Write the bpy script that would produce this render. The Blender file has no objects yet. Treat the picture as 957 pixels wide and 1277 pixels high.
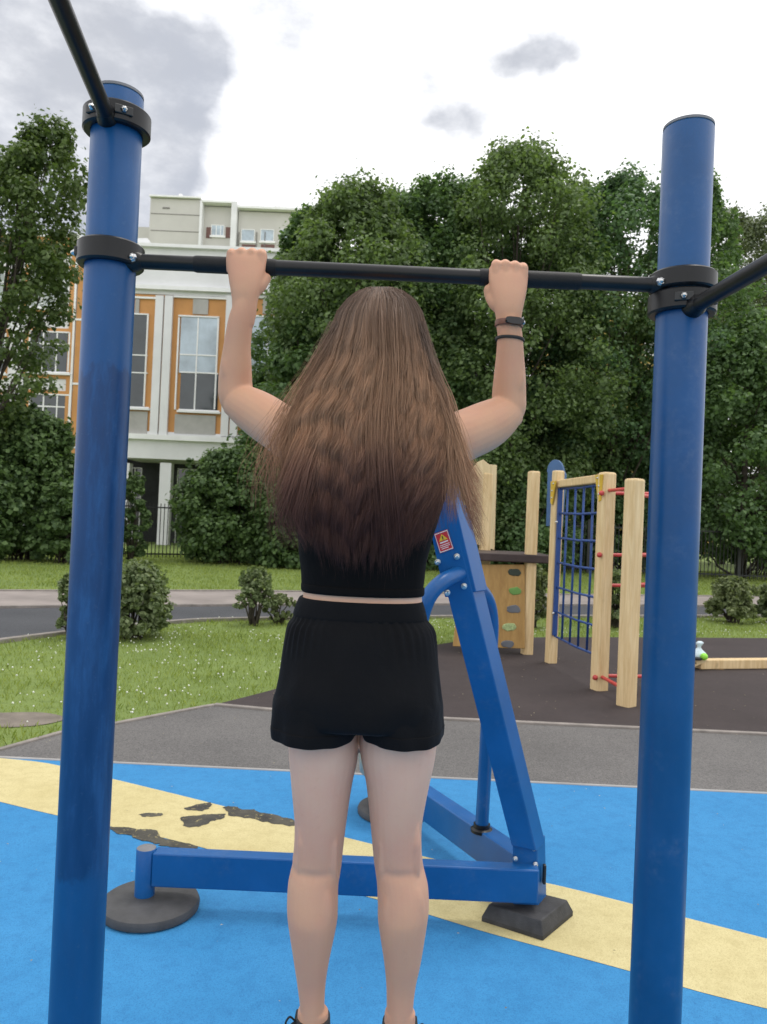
import bpy, bmesh, math, random
import numpy as np
from mathutils import Vector, Matrix, noise as mnoise

random.seed(7)
RNG = np.random.default_rng(11)
scene = bpy.context.scene
COL = scene.collection
PI = math.pi

# ------------------------------------------------------------------ camera
PW, PH, FOC = 957.0, 1277.0, 958.0
CAM_H = 1.55
PITCH = math.radians(0.7)
ROLL = math.radians(2.45)
F = Vector((0, math.cos(PITCH), math.sin(PITCH)))
R0 = Vector((1, 0, 0))
U0 = Vector((0, -math.sin(PITCH), math.cos(PITCH)))
CR = R0 * math.cos(ROLL) + U0 * math.sin(ROLL)
CU = U0 * math.cos(ROLL) - R0 * math.sin(ROLL)
CAMP = Vector((0, 0, CAM_H))


def ray(u, v):
    return F + CR * ((u - PW / 2) / FOC) - CU * ((v - PH / 2) / FOC)


def P(u, v, Y):
    """world point seen in direction (u, v) at distance Y ahead"""
    d = ray(u, v)
    return CAMP + d * (Y / d.y)


def G(u, v, z=0.0):
    """point on the level ground seen in direction (u, v)"""
    d = ray(u, v)
    return CAMP + d * ((z - CAM_H) / d.z)


cam_d = bpy.data.cameras.new('camera')
cam = bpy.data.objects.new('camera', cam_d)
COL.objects.link(cam)
cam_d.sensor_fit = 'VERTICAL'
cam_d.sensor_height = 24.0
cam_d.lens = 24.0 * FOC / PH
cam_d.clip_start = 0.05
cam_d.clip_end = 2000
Mx = Matrix.Identity(4)
for i in range(3):
    Mx[i][0] = CR[i]; Mx[i][1] = CU[i]; Mx[i][2] = -F[i]; Mx[i][3] = CAMP[i]
cam.matrix_world = Mx
scene.camera = cam
cam_d.dof.use_dof = True
cam_d.dof.focus_distance = 1.75
cam_d.dof.aperture_fstop = 6.5

# ------------------------------------------------------------------ tagging
def tag(o, label=None, cat=None, group=None, kind=None):
    if label: o['label'] = label
    if cat: o['category'] = cat
    if group: o['group'] = group
    if kind: o['kind'] = kind
    return o


def thing(name, loc, label, cat, group=None):
    o = bpy.data.objects.new(name, None)
    o.empty_display_size = 0.1
    o.location = loc
    COL.objects.link(o)
    return tag(o, label, cat, group)


def origin_of(o):
    v = Vector((0, 0, 0))
    while o is not None:
        v += Vector(o.location)
        o = o.parent
    return v


# ------------------------------------------------------------------ mesh builder (world coordinates)
class MB:
    def __init__(self):
        self.v = []
        self.f = []

    def add(self, vs, fs):
        n = len(self.v)
        self.v += [tuple(p) for p in vs]
        self.f += [tuple(i + n for i in f) for f in fs]
        return self

    def box(self, c, s, rot=None):
        c = Vector(c)
        vs = []
        for x in (-.5, .5):
            for y in (-.5, .5):
                for z in (-.5, .5):
                    p = Vector((x * s[0], y * s[1], z * s[2]))
                    if rot is not None: p = rot @ p
                    vs.append(c + p)
        return self.add(vs, [(0, 1, 3, 2), (4, 6, 7, 5), (0, 4, 5, 1), (2, 3, 7, 6), (0, 2, 6, 4), (1, 5, 7, 3)])

    def bar(self, a, b, w, h, up=Vector((0, 0, 1))):
        """rectangular bar from a to b: w across, h along 'up'"""
        a = Vector(a); b = Vector(b)
        t = (b - a).normalized()
        s = t.cross(up).normalized()
        n = s.cross(t).normalized()
        vs = []
        for p in (a, b):
            for i, j in ((-1, -1), (1, -1), (1, 1), (-1, 1)):
                vs.append(p + s * (i * w / 2) + n * (j * h / 2))
        return self.add(vs, [(3, 2, 1, 0), (4, 5, 6, 7), (0, 1, 5, 4), (1, 2, 6, 5), (2, 3, 7, 6), (3, 0, 4, 7)])

    def hexa(self, front, back):
        vs = list(front) + list(back)
        return self.add(vs, [(0, 1, 2, 3), (7, 6, 5, 4), (0, 4, 5, 1), (1, 5, 6, 2), (2, 6, 7, 3), (3, 7, 4, 0)])

    def prism(self, pts, off):
        """flat polygon extruded by the vector off"""
        n = len(pts)
        off = Vector(off)
        vs = [Vector(p) for p in pts] + [Vector(p) + off for p in pts]
        fs = [tuple(range(n)), tuple(range(2 * n - 1, n - 1, -1))]
        for i in range(n):
            j = (i + 1) % n
            fs.append((i, i + n, j + n, j))
        return self.add(vs, fs)

    def tube(self, pts, radii, n=14, caps=True, ell=None):
        pts = [Vector(p) for p in pts]
        if not hasattr(radii, '__len__'): radii = [radii] * len(pts)
        vs, fs = [], []
        t0 = (pts[1] - pts[0]).normalized()
        ref = Vector((0, 0, 1)) if abs(t0.z) < 0.9 else Vector((0, 1, 0))
        nrm = t0.cross(ref).normalized()
        for i, p in enumerate(pts):
            if i == 0: t = pts[1] - pts[0]
            elif i == len(pts) - 1: t = pts[-1] - pts[-2]
            else: t = (pts[i + 1] - pts[i]).normalized() + (pts[i] - pts[i - 1]).normalized()
            t.normalize()
            nrm = (nrm - t * nrm.dot(t)).normalized()
            bi = t.cross(nrm)
            for k in range(n):
                a = 2 * PI * k / n
                vs.append(p + (nrm * math.cos(a) + bi * math.sin(a)) * radii[i])
        for i in range(len(pts) - 1):
            for k in range(n):
                a = i * n + k; b = i * n + (k + 1) % n
                fs.append((a, b, b + n, a + n))
        if caps:
            fs.append(tuple(range(n - 1, -1, -1)))
            m = (len(pts) - 1) * n
            fs.append(tuple(range(m, m + n)))
        return self.add(vs, fs)

    def loft(self, rings):
        """rings: equal-length lists of points; closed with caps"""
        n = len(rings[0])
        vs, fs = [], []
        for r in rings: vs += list(r)
        for i in range(len(rings) - 1):
            for k in range(n):
                a = i * n + k; b = i * n + (k + 1) % n
                fs.append((a, b, b + n, a + n))
        fs.append(tuple(range(n - 1, -1, -1)))
        m = (len(rings) - 1) * n
        fs.append(tuple(range(m, m + n)))
        return self.add(vs, fs)

    def lathe(self, c, prof, n=32, axis='Z'):
        """prof: list of (radius, height); closed at both ends"""
        c = Vector(c)
        rings = []
        for r, h in prof:
            rg = []
            for k in range(n):
                a = 2 * PI * k / n
                if axis == 'Z': rg.append(c + Vector((r * math.cos(a), r * math.sin(a), h)))
                else: rg.append(c + Vector((r * math.cos(a), h, r * math.sin(a))))
            rings.append(rg)
        return self.loft(rings)

    def ball(self, c, r, nu=14, nv=9, sc=(1, 1, 1)):
        c = Vector(c)
        rings = []
        for j in range(nv + 1):
            th = PI * (0.02 + 0.96 * j / nv)
            rings.append([c + Vector((r * sc[0] * math.sin(th) * math.cos(2 * PI * k / nu),
                                      r * sc[1] * math.sin(th) * math.sin(2 * PI * k / nu),
                                      -r * sc[2] * math.cos(th))) for k in range(nu)])
        return self.loft(rings)

    def build(self, name, mat, parent=None, smooth=False, bevel=0.0, loc=None, seg=2):
        me = bpy.data.meshes.new(name)
        o = bpy.data.objects.new(name, me)
        if parent is not None:
            off = origin_of(parent)
        else:
            off = Vector(loc) if loc is not None else Vector((0, 0, 0))
            o.location = off
        me.from_pydata([(p[0] - off.x, p[1] - off.y, p[2] - off.z) for p in self.v], [], self.f)
        bm = bmesh.new(); bm.from_mesh(me)
        bmesh.ops.recalc_face_normals(bm, faces=bm.faces)
        bm.to_mesh(me); bm.free()
        COL.objects.link(o)
        if parent is not None: o.parent = parent
        if isinstance(mat, (list, tuple)):
            for m in mat: me.materials.append(m)
        else:
            me.materials.append(mat)
        if smooth is True:
            me.polygons.foreach_set('use_smooth', [True] * len(me.polygons))
        elif smooth:
            me.polygons.foreach_set('use_smooth', [True] * len(me.polygons))
            me.set_sharp_from_angle(angle=math.radians(smooth))
        if bevel > 0:
            b = o.modifiers.new('bevel', 'BEVEL')
            b.width = bevel; b.segments = seg; b.limit_method = 'ANGLE'; b.angle_limit = math.radians(35)
        return o


def mesh_np(name, verts, quads, mat, parent=None, colors=None, smooth=False, loc=None):
    verts = np.asarray(verts, dtype=np.float32)
    off = origin_of(parent) if parent is not None else (Vector(loc) if loc is not None else Vector((0, 0, 0)))
    verts = verts - np.array(off, dtype=np.float32)
    quads = np.asarray(quads, dtype=np.int32)
    k = quads.shape[1]
    me = bpy.data.meshes.new(name)
    me.vertices.add(len(verts))
    me.vertices.foreach_set('co', verts.ravel())
    me.loops.add(quads.size)
    me.loops.foreach_set('vertex_index', quads.ravel())
    me.polygons.add(len(quads))
    me.polygons.foreach_set('loop_start', np.arange(len(quads), dtype=np.int32) * k)
    me.update(calc_edges=True)
    me.validate()
    if smooth: me.polygons.foreach_set('use_smooth', [True] * len(me.polygons))
    if colors is not None:
        at = me.color_attributes.new('tone', 'FLOAT_COLOR', 'POINT')
        at.data.foreach_set('color', np.asarray(colors, dtype=np.float32).ravel())
    me.materials.append(mat)
    o = bpy.data.objects.new(name, me)
    COL.objects.link(o)
    if parent is not None: o.parent = parent
    else: o.location = off
    return o


def bake_mods(o):
    """replace the mesh by its modified version"""
    dg = bpy.context.evaluated_depsgraph_get()
    dg.update()
    me = bpy.data.meshes.new_from_object(o.evaluated_get(dg), depsgraph=dg)
    old = o.data
    o.modifiers.clear()
    o.data = me
    bpy.data.meshes.remove(old)


def cr_spline(pts, per=6):
    """Catmull-Rom resample of rows of numbers"""
    p = np.array(pts, dtype=float)
    out = []
    n = len(p)
    for i in range(n - 1):
        p0 = p[max(i - 1, 0)]; p1 = p[i]; p2 = p[i + 1]; p3 = p[min(i + 2, n - 1)]
        for k in range(per):
            t = k / per
            out.append(0.5 * ((2 * p1) + (-p0 + p2) * t + (2 * p0 - 5 * p1 + 4 * p2 - p3) * t * t
                              + (-p0 + 3 * p1 - 3 * p2 + p3) * t ** 3))
    out.append(p[-1])
    return np.array(out)


# ------------------------------------------------------------------ materials
class NT:
    def __init__(self, name):
        self.m = bpy.data.materials.new(name)
        self.m.use_nodes = True
        self.t = self.m.node_tree
        self.n = self.t.nodes
        self.b = self.n['Principled BSDF']
        self.out = self.n['Material Output']

    def node(self, typ, **kw):
        x = self.n.new(typ)
        for k, v in kw.items(): setattr(x, k, v)
        return x

    def link(self, a, b): self.t.links.new(a, b)

    def coord(self, which='Object', scale=(1, 1, 1)):
        c = self.node('ShaderNodeTexCoord')
        mp = self.node('ShaderNodeMapping')
        mp.inputs['Scale'].default_value = scale
        self.link(c.outputs[which], mp.inputs['Vector'])
        return mp.outputs['Vector']

    def noise(self, vec, scale, detail=4, rough=0.55, dist=0.0):
        x = self.node('ShaderNodeTexNoise')
        x.inputs['Scale'].default_value = scale
        x.inputs['Detail'].default_value = detail
        x.inputs['Roughness'].default_value = rough
        x.inputs['Distortion'].default_value = dist
        if vec is not None: self.link(vec, x.inputs['Vector'])
        return x.outputs['Fac']

    def ramp(self, fac, stops):
        r = self.node('ShaderNodeValToRGB')
        e = r.color_ramp.elements
        while len(e) < len(stops): e.new(0.5)
        for i, (p, c) in enumerate(stops):
            e[i].position = p
            e[i].color = (c[0], c[1], c[2], 1) if hasattr(c, '__len__') else (c, c, c, 1)
        self.link(fac, r.inputs['Fac'])
        return r.outputs['Color']

    def mix(self, fac, a, b, mode='MIX'):
        x = self.node('ShaderNodeMix', data_type='RGBA', blend_type=mode)
        for s, i in ((fac, 0), (a, 6), (b, 7)):
            if hasattr(s, 'links'): self.link(s, x.inputs[i])
            elif i == 0: x.inputs[i].default_value = s
            else: x.inputs[i].default_value = (s[0], s[1], s[2], 1)
        return x.outputs[2]

    def math(self, op, a, b=0.0, clamp=False):
        x = self.node('ShaderNodeMath', operation=op, use_clamp=clamp)
        for s, i in ((a, 0), (b, 1)):
            if hasattr(s, 'links'): self.link(s, x.inputs[i])
            else: x.inputs[i].default_value = s
        return x.outputs[0]

    def bump(self, height, strength, dist=0.01):
        x = self.node('ShaderNodeBump')
        x.inputs['Strength'].default_value = strength
        x.inputs['Distance'].default_value = dist
        self.link(height, x.inputs['Height'])
        self.link(x.outputs['Normal'], self.b.inputs['Normal'])
        return x


def simple(name, col, rough=0.5, var=0.15, vscale=6.0, bump=0.0, bscale=80.0, metallic=0.0, spec=0.5, coat=0.0):
    m = NT(name)
    vec = m.coord('Object')
    nz = m.noise(vec, vscale, 5, 0.6)
    lo = tuple(c * (1 - var) for c in col); hi = tuple(min(1, c * (1 + var)) for c in col)
    m.link(m.ramp(nz, [(0.3, lo), (0.7, hi)]), m.b.inputs['Base Color'])
    m.b.inputs['Roughness'].default_value = rough
    m.b.inputs['Metallic'].default_value = metallic
    m.b.inputs['Specular IOR Level'].default_value = spec
    m.b.inputs['Coat Weight'].default_value = coat
    if bump > 0: m.bump(m.noise(vec, bscale, 4, 0.6), bump, 0.004)
    return m.m


def paint_blue(name, base=(0.012, 0.065, 0.30)):
    m = NT(name)
    vec = m.coord('Object')
    n1 = m.noise(vec, 3.0, 6, 0.65)
    n2 = m.noise(vec, 60.0, 4, 0.6)
    c = m.ramp(n1, [(0.3, tuple(x * 0.82 for x in base)), (0.7, tuple(x * 1.15 for x in base))])
    n3 = m.noise(vec, 7.0, 6, 0.7)
    dust = m.math('MULTIPLY', m.ramp(n2, [(0.45, 0.1), (0.75, 1.0)]), m.ramp(n3, [(0.52, 0.03), (0.72, 0.42)]))
    m.link(m.mix(dust, c, (0.12, 0.17, 0.27)), m.b.inputs['Base Color'])
    m.link(m.ramp(n1, [(0.3, 0.28), (0.7, 0.42)]), m.b.inputs['Roughness'])
    m.b.inputs['Specular IOR Level'].default_value = 0.36
    m.bump(m.noise(vec, 220.0, 2, 0.5), 0.05, 0.002)
    return m.m


def rubber_floor(name, a, b, dark):
    """bonded rubber granules"""
    m = NT(name)
    vec = m.coord('Object')
    big = m.noise(vec, 1.3, 5, 0.6)
    mid = m.noise(vec, 14.0, 5, 0.7)
    vor = m.node('ShaderNodeTexVoronoi')
    vor.inputs['Scale'].default_value = 260.0
    m.link(vec, vor.inputs['Vector'])
    c = m.ramp(big, [(0.3, a), (0.7, b)])
    c2 = m.mix(m.ramp(vor.outputs['Color'], [(0.0, 0.0), (0.5, 0.08), (1.0, 0.50)]), c, dark)
    st = m.ramp(mid, [(0.46, 0.0), (0.85, 0.48)])
    c3 = m.mix(st, c2, dark)
    m.link(c3, m.b.inputs['Base Color'])
    m.b.inputs['Roughness'].default_value = 0.85
    m.b.inputs['Specular IOR Level'].default_value = 0.3
    m.bump(vor.outputs['Distance'], 0.35, 0.003)
    return m.m


def asphalt(name, a, b):
    m = NT(name)
    vec = m.coord('Object')
    big = m.noise(vec, 0.7, 6, 0.65)
    vor = m.node('ShaderNodeTexVoronoi')
    vor.inputs['Scale'].default_value = 130.0
    m.link(vec, vor.inputs['Vector'])
    c = m.ramp(big, [(0.3, a), (0.7, b)])
    g = m.ramp(vor.outputs['Color'], [(0.0, 0.6), (1.0, 1.4)])
    m.link(m.mix(1.0, c, g, 'MULTIPLY'), m.b.inputs['Base Color'])
    m.b.inputs['Roughness'].default_value = 0.8
    m.bump(vor.outputs['Distance'], 0.5, 0.004)
    return m.m


def wood_mat(name, a, b):
    m = NT(name)
    vec = m.coord('Object', (9, 9, 0.8))
    n1 = m.noise(vec, 3.0, 6, 0.6, 0.6)
    n2 = m.noise(m.coord('Object', (60, 60, 1.5)), 2.0, 3, 0.6)
    c = m.ramp(n1, [(0.3, a), (0.7, b)])
    c = m.mix(m.ramp(n2, [(0.35, 0.25), (0.6, 0.0)]), c, tuple(x * 0.6 for x in a))
    kn = m.noise(m.coord('Object', (2, 2, 1)), 4.0, 2, 0.5)
    c = m.mix(m.ramp(kn, [(0.68, 0.0), (0.78, 0.45)]), c, tuple(x * 0.45 for x in a))
    m.link(c, m.b.inputs['Base Color'])
    m.b.inputs['Roughness'].default_value = 0.6
    m.bump(n2, 0.15, 0.002)
    return m.m


def leaf_mat(name, dark, light, trans=0.25, rough=0.5):
    m = NT(name)
    geo = m.node('ShaderNodeNewGeometry')
    vec = m.coord('Object')
    n1 = m.noise(vec, 0.9, 4, 0.65)
    fac = m.math('ADD', m.math('MULTIPLY', geo.outputs['Random Per Island'], 0.65), m.math('MULTIPLY', m.math('SUBTRACT', n1, 0.2), 0.75))
    c = m.ramp(fac, [(0.15, dark), (0.85, light)])
    m.link(c, m.b.inputs['Base Color'])
    m.b.inputs['Roughness'].default_value = rough
    m.b.inputs['Specular IOR Level'].default_value = 0.35
    tr = m.node('ShaderNodeBsdfTranslucent')
    m.link(m.mix(1.0, c, (1.25, 1.35, 0.6), 'MULTIPLY'), tr.inputs['Color'])
    ms = m.node('ShaderNodeMixShader')
    ms.inputs['Fac'].default_value = trans
    m.link(m.b.outputs[0], ms.inputs[1]); m.link(tr.outputs[0], ms.inputs[2])
    m.link(ms.outputs[0], m.out.inputs['Surface'])
    return m.m


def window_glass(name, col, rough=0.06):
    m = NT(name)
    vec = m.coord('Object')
    n1 = m.noise(vec, 0.8, 4, 0.6)  # blotches stand for reflected trees, painted into the pane colour
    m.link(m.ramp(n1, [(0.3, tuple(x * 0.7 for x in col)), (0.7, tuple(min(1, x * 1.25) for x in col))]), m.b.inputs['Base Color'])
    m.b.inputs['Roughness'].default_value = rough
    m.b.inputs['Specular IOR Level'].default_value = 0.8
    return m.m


M = {}
M['post_blue'] = paint_blue('post_blue', (0.003, 0.068, 0.205))
def patched_post(name):
    """older blue paint with a darker repainted, scuffed stretch"""
    m = NT(name)
    vec = m.coord('Object')
    sx = m.node('ShaderNodeSeparateXYZ'); m.link(vec, sx.inputs[0])
    n1 = m.noise(m.coord('Object', (1, 1, .45)), 9.0, 6, 0.7)
    n2 = m.noise(m.coord('Object', (1, 1, .18)), 26.0, 5, 0.7)
    n3 = m.noise(vec, 90.0, 4, 0.7)
    z = m.math('ADD', sx.outputs['Z'], m.math('MULTIPLY', m.math('SUBTRACT', n1, .5), .16))
    mr = m.node('ShaderNodeMapRange'); mr.interpolation_type = 'SMOOTHSTEP'
    mr.inputs['From Min'].default_value = 1.885; mr.inputs['From Max'].default_value = 1.868
    m.link(z, mr.inputs['Value'])
    m2 = m.node('ShaderNodeMapRange'); m2.interpolation_type = 'SMOOTHSTEP'
    m2.inputs['From Min'].default_value = .715; m2.inputs['From Max'].default_value = .735
    m.link(z, m2.inputs['Value'])
    patch = m.math('MULTIPLY', mr.outputs[0], m2.outputs[0])
    base = m.ramp(n1, [(.3, (.003, .060, .185)), (.7, (.004, .074, .225))])
    dark = m.ramp(n2, [(.3, (.0025, .034, .115)), (.50, (.003, .044, .145)), (.68, (.010, .078, .225))])
    c = m.mix(m.math('MULTIPLY', patch, .92), base, dark)
    sc = m.ramp(n3, [(.60, 0.0), (.76, .42)])
    c = m.mix(sc, c, (.05, .11, .22))
    m.link(c, m.b.inputs['Base Color'])
    m.link(m.ramp(n2, [(.3, .30), (.7, .50)]), m.b.inputs['Roughness'])
    m.b.inputs['Specular IOR Level'].default_value = 0.36
    m.bump(n2, .12, .003)
    return m.m


M['post_patched'] = patched_post('post_patched')
M['machine_blue'] = paint_blue('machine_blue', (0.004, 0.085, 0.275))
M['arch_blue'] = simple('arch_blue', (0.05, 0.12, 0.26), 0.5, 0.15)
M['net_blue'] = simple('net_blue', (0.012, 0.055, 0.22), 0.5, 0.2)
M['black_metal'] = simple('black_metal', (0.007, 0.007, 0.008), 0.36, 0.3, 20, 0.04, 200, spec=.35)
M['black_grip'] = simple('black_grip', (0.007, 0.007, 0.008), 0.55, 0.3, 40, 0.25, 300, spec=.3)
M['steel'] = simple('steel', (0.55, 0.55, 0.55), 0.3, 0.15, 40, metallic=1.0)
M['cap_grey'] = simple('cap_grey', (0.16, 0.16, 0.17), 0.6, 0.2)
M['foot_rubber'] = simple('foot_rubber', (0.055, 0.055, 0.057), 0.65, 0.25, 14, 0.3, 120)
M['foot_dusty'] = simple('foot_dusty', (0.035, 0.035, 0.037), 0.7, 0.35, 20, 0.3, 120)
M['sticker_red'] = simple('sticker_red', (0.50, 0.02, 0.025), 0.4, 0.1)
M['sticker_yellow'] = simple('sticker_yellow', (0.65, 0.42, 0.03), 0.4, 0.1)
M['sticker_white'] = simple('sticker_white', (0.7, 0.66, 0.62), 0.4, 0.1)
M['seat_grey'] = simple('seat_grey', (0.20, 0.24, 0.22), 0.35, 0.4, 18)
M['wood_pale'] = wood_mat('wood_pale', (0.60, 0.41, 0.195), (0.80, 0.62, 0.36))
M['wood_end'] = simple('wood_end', (0.42, 0.24, 0.08), 0.7, 0.3, 30)
M['ply_pale'] = wood_mat('ply_pale', (0.62, 0.47, 0.25), (0.75, 0.60, 0.36))
M['ply_ochre'] = wood_mat('ply_ochre', (0.34, 0.19, 0.055), (0.46, 0.28, 0.09))
M['deck_brown'] = simple('deck_brown', (0.045, 0.028, 0.026), 0.55, 0.3)
M['bracket_yellow'] = simple('bracket_yellow', (0.62, 0.40, 0.03), 0.45, 0.15)
M['rung_red'] = simple('rung_red', (0.50, 0.055, 0.05), 0.35, 0.15)
M['hold_green'] = simple('hold_green', (0.14, 0.30, 0.07), 0.5, 0.2)
M['hold_grey'] = simple('hold_grey', (0.13, 0.14, 0.16), 0.5, 0.2)
M['hold_mint'] = simple('hold_mint', (0.38, 0.48, 0.22), 0.5, 0.35, 60)
M['hold_dark'] = simple('hold_dark', (0.03, 0.045, 0.03), 0.5, 0.2)
M['bag_white'] = simple('bag_white', (0.62, 0.74, 0.80), 0.4, 0.15, 30, 0.6, 60)
M['ball_green'] = simple('ball_green', (0.30, 0.75, 0.06), 0.5, 0.1)
M['toy_black'] = simple('toy_black', (0.012, 0.013, 0.014), 0.4, 0.2)
# ------------------------------------------------------------------ light, sky, colour management
SUN = Vector((0.30, 0.22, 1.15)).normalized()
sun_el = math.asin(SUN.z)
sun_az = math.atan2(SUN.x, SUN.y)
w = bpy.data.worlds.new('World'); scene.world = w
w.use_nodes = True
wt = w.node_tree
bg = wt.nodes['Background']
bg.inputs['Strength'].default_value = 0.1
sky = wt.nodes.new('ShaderNodeTexSky')
sky.sky_type = 'NISHITA'; sky.sun_disc = False
sky.sun_elevation = sun_el; sky.sun_rotation = sun_az
tc = wt.nodes.new('ShaderNodeTexCoord')


def wn(typ, **kw):
    x = wt.nodes.new(typ)
    for k, v in kw.items(): setattr(x, k, v)
    return x


def wmath(op, a, b=0.0, clamp=False):
    x = wn('ShaderNodeMath', operation=op, use_clamp=clamp)
    for s, i in ((a, 0), (b, 1)):
        if hasattr(s, 'links'): wt.links.new(s, x.inputs[i])
        else: x.inputs[i].default_value = s
    return x.outputs[0]


nz = wn('ShaderNodeTexNoise'); nz.inputs['Scale'].default_value = 5.0; nz.inputs['Detail'].default_value = 6
nz.inputs['Roughness'].default_value = 0.58
wt.links.new(tc.outputs['Generated'], nz.inputs['Vector'])
nz2 = wn('ShaderNodeTexNoise'); nz2.inputs['Scale'].default_value = 12.0; nz2.inputs['Detail'].default_value = 6
wt.links.new(tc.outputs['Generated'], nz2.inputs['Vector'])
sub = wn('ShaderNodeVectorMath', operation='SUBTRACT'); sub.inputs[1].default_value = (0.5, 0.5, 0.5)
wt.links.new(nz2.outputs['Color'], sub.inputs[0])
scl = wn('ShaderNodeVectorMath', operation='SCALE'); scl.inputs['Scale'].default_value = 0.075
wt.links.new(sub.outputs[0], scl.inputs[0])
dd = wn('ShaderNodeVectorMath', operation='ADD')
wt.links.new(tc.outputs['Generated'], dd.inputs[0]); wt.links.new(scl.outputs[0], dd.inputs[1])
# rain-grey cloud bellies: direction on the sky, angular size, weight
BELLIES = [((-70, 170), 0.13, 1.0), ((15, 165), 0.11, 1.1), ((85, 160), 0.095, 1.1), ((145, 122), 0.070, 1.0), ((200, 95), 0.050, .95), ((243, 86), 0.030, .8),
           ((60, 240), 0.11, .62), ((-20, 260), 0.12, .6), ((145, 205), 0.08, .42), ((185, 150), 0.06, .4), ((95, 310), 0.10, .5), ((225, 178), 0.045, .42),
           ((540, 154), 0.024, .5), ((572, 148), 0.032, .62), ((606, 153), 0.028, .48), ((638, 162), 0.020, .3),
           ((630, 76), 0.022, .45), ((658, 71), 0.026, .6), ((690, 66), 0.026, .62), ((720, 57), 0.020, .45), ((545, 88), 0.022, .42), ((590, 45), 0.022, .42),
           ((330, 5), 0.08, .45), ((860, 5), 0.08, .35), ((420, 200), 0.08, .36), ((600, -250), 0.30, .6), ((-300, -100), 0.35, .7), ((1500, 200), 0.3, .6)]
acc = None
for (u, v), r, wgt in BELLIES:
    d = ray(u, v).normalized()
    ds = wn('ShaderNodeVectorMath', operation='DISTANCE'); ds.inputs[1].default_value = tuple(d)
    wt.links.new(dd.outputs[0], ds.inputs[0])
    q = wmath('DIVIDE', ds.outputs['Value'], r)
    g = wmath('MULTIPLY', wmath('EXPONENT', wmath('MULTIPLY', wmath('MULTIPLY', q, q), -1.0)), wgt)
    acc = g if acc is None else wmath('ADD', acc, g)
nze = wn('ShaderNodeTexNoise'); nze.inputs['Scale'].default_value = 11.0; nze.inputs['Detail'].default_value = 8
nze.inputs['Roughness'].default_value = 0.6
mpz = wn('ShaderNodeMapping'); mpz.inputs['Scale'].default_value = (1.0, 1.0, 1.9)
wt.links.new(tc.outputs['Generated'], mpz.inputs['Vector']); wt.links.new(mpz.outputs['Vector'], nze.inputs['Vector'])
frac = wmath('ADD', wmath('MINIMUM', acc, 1.15), wmath('MULTIPLY', wmath('SUBTRACT', nze.outputs['Fac'], 0.5), 1.15))
mr = wn('ShaderNodeMapRange', interpolation_type='SMOOTHSTEP')
mr.inputs['From Min'].default_value = 0.36; mr.inputs['From Max'].default_value = 1.30
wt.links.new(frac, mr.inputs['Value'])
fac = mr.outputs[0]
cm = wn('ShaderNodeMix', data_type='RGBA')
wt.links.new(fac, cm.inputs[0])
cm.inputs[6].default_value = (11.8, 11.8, 11.9, 1)      # bright cloud
cm.inputs[7].default_value = (4.7, 4.9, 5.4, 1)         # grey belly
thin = wn('ShaderNodeMapRange'); thin.inputs['From Min'].default_value = 0.42; thin.inputs['From Max'].default_value = 0.6
thin.inputs['To Min'].default_value = 0.90; thin.inputs['To Max'].default_value = 0.98
wt.links.new(nz.outputs['Fac'], thin.inputs['Value'])
cs = wn('ShaderNodeMix', data_type='RGBA')
wt.links.new(thin.outputs[0], cs.inputs[0])
wt.links.new(sky.outputs['Color'], cs.inputs[6]); wt.links.new(cm.outputs[2], cs.inputs[7])
wt.links.new(cs.outputs[2], bg.inputs['Color'])

sl = bpy.data.lights.new('sun', 'SUN'); sl.energy = 0.9; sl.angle = math.radians(16); sl.color = (1.0, 0.95, 0.88)
so = bpy.data.objects.new('sun', sl); COL.objects.link(so)
so.rotation_euler = (-SUN).to_track_quat('-Z', 'Y').to_euler()
so.location = SUN * 60

vs_ = scene.view_settings
scene.display_settings.display_device = 'sRGB'
vs_.view_transform = 'Standard'; vs_.look = 'None'; vs_.exposure = 0.35; vs_.gamma = 1.0; vs_.use_curve_mapping = False
scene.cycles.use_denoising = True
scene.cycles.max_bounces = 8
scene.cycles.diffuse_bounces = 4
scene.cycles.glossy_bounces = 3
scene.cycles.transparent_max_bounces = 8

# ------------------------------------------------------------------ ground surfaces
m = NT('lawn_soil')
vec = m.coord('Object')
c = m.ramp(m.noise(vec, 0.5, 6, 0.65), [(0.3, (0.13, 0.19, 0.04)), (0.7, (0.19, 0.255, 0.06))])
c = m.mix(m.ramp(m.noise(vec, 9.0, 5, 0.7), [(0.5, 0.0), (0.8, 0.55)]), c, (0.05, 0.085, 0.015))
m.link(c, m.b.inputs['Base Color']); m.b.inputs['Roughness'].default_value = 0.9
m.bump(m.noise(vec, 40, 4, 0.7), 0.6, 0.03)
M['lawn_soil'] = m.m
M['asphalt_grey'] = asphalt('asphalt_grey', (0.092, 0.088, 0.086), (0.138, 0.131, 0.127))
M['asphalt_dark'] = asphalt('asphalt_dark', (0.040, 0.043, 0.050), (0.062, 0.065, 0.073))
M['rubber_blue'] = rubber_floor('rubber_blue', (0.032, 0.215, 0.46), (0.048, 0.255, 0.52), (0.014, 0.10, 0.27))
M['rubber_yellow'] = rubber_floor('rubber_yellow', (0.53, 0.455, 0.225), (0.64, 0.565, 0.31), (0.33, 0.26, 0.11))
M['rubber_brown'] = rubber_floor('rubber_brown', (0.044, 0.034, 0.034), (0.060, 0.047, 0.047), (0.022, 0.017, 0.018))
M['kerb_stone'] = simple('kerb_stone', (0.24, 0.215, 0.195), 0.85, 0.25, 8, 0.5, 60)
M['paving'] = simple('paving', (0.255, 0.222, 0.205), 0.85, 0.22, 1.2, 0.4, 50)
m = NT('worn_base')
vec = m.coord('Object')
c = m.ramp(m.noise(vec, 7, 5, .65), [(.35, (0.035, 0.034, 0.030)), (.7, (0.10, 0.092, 0.070))])
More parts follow.
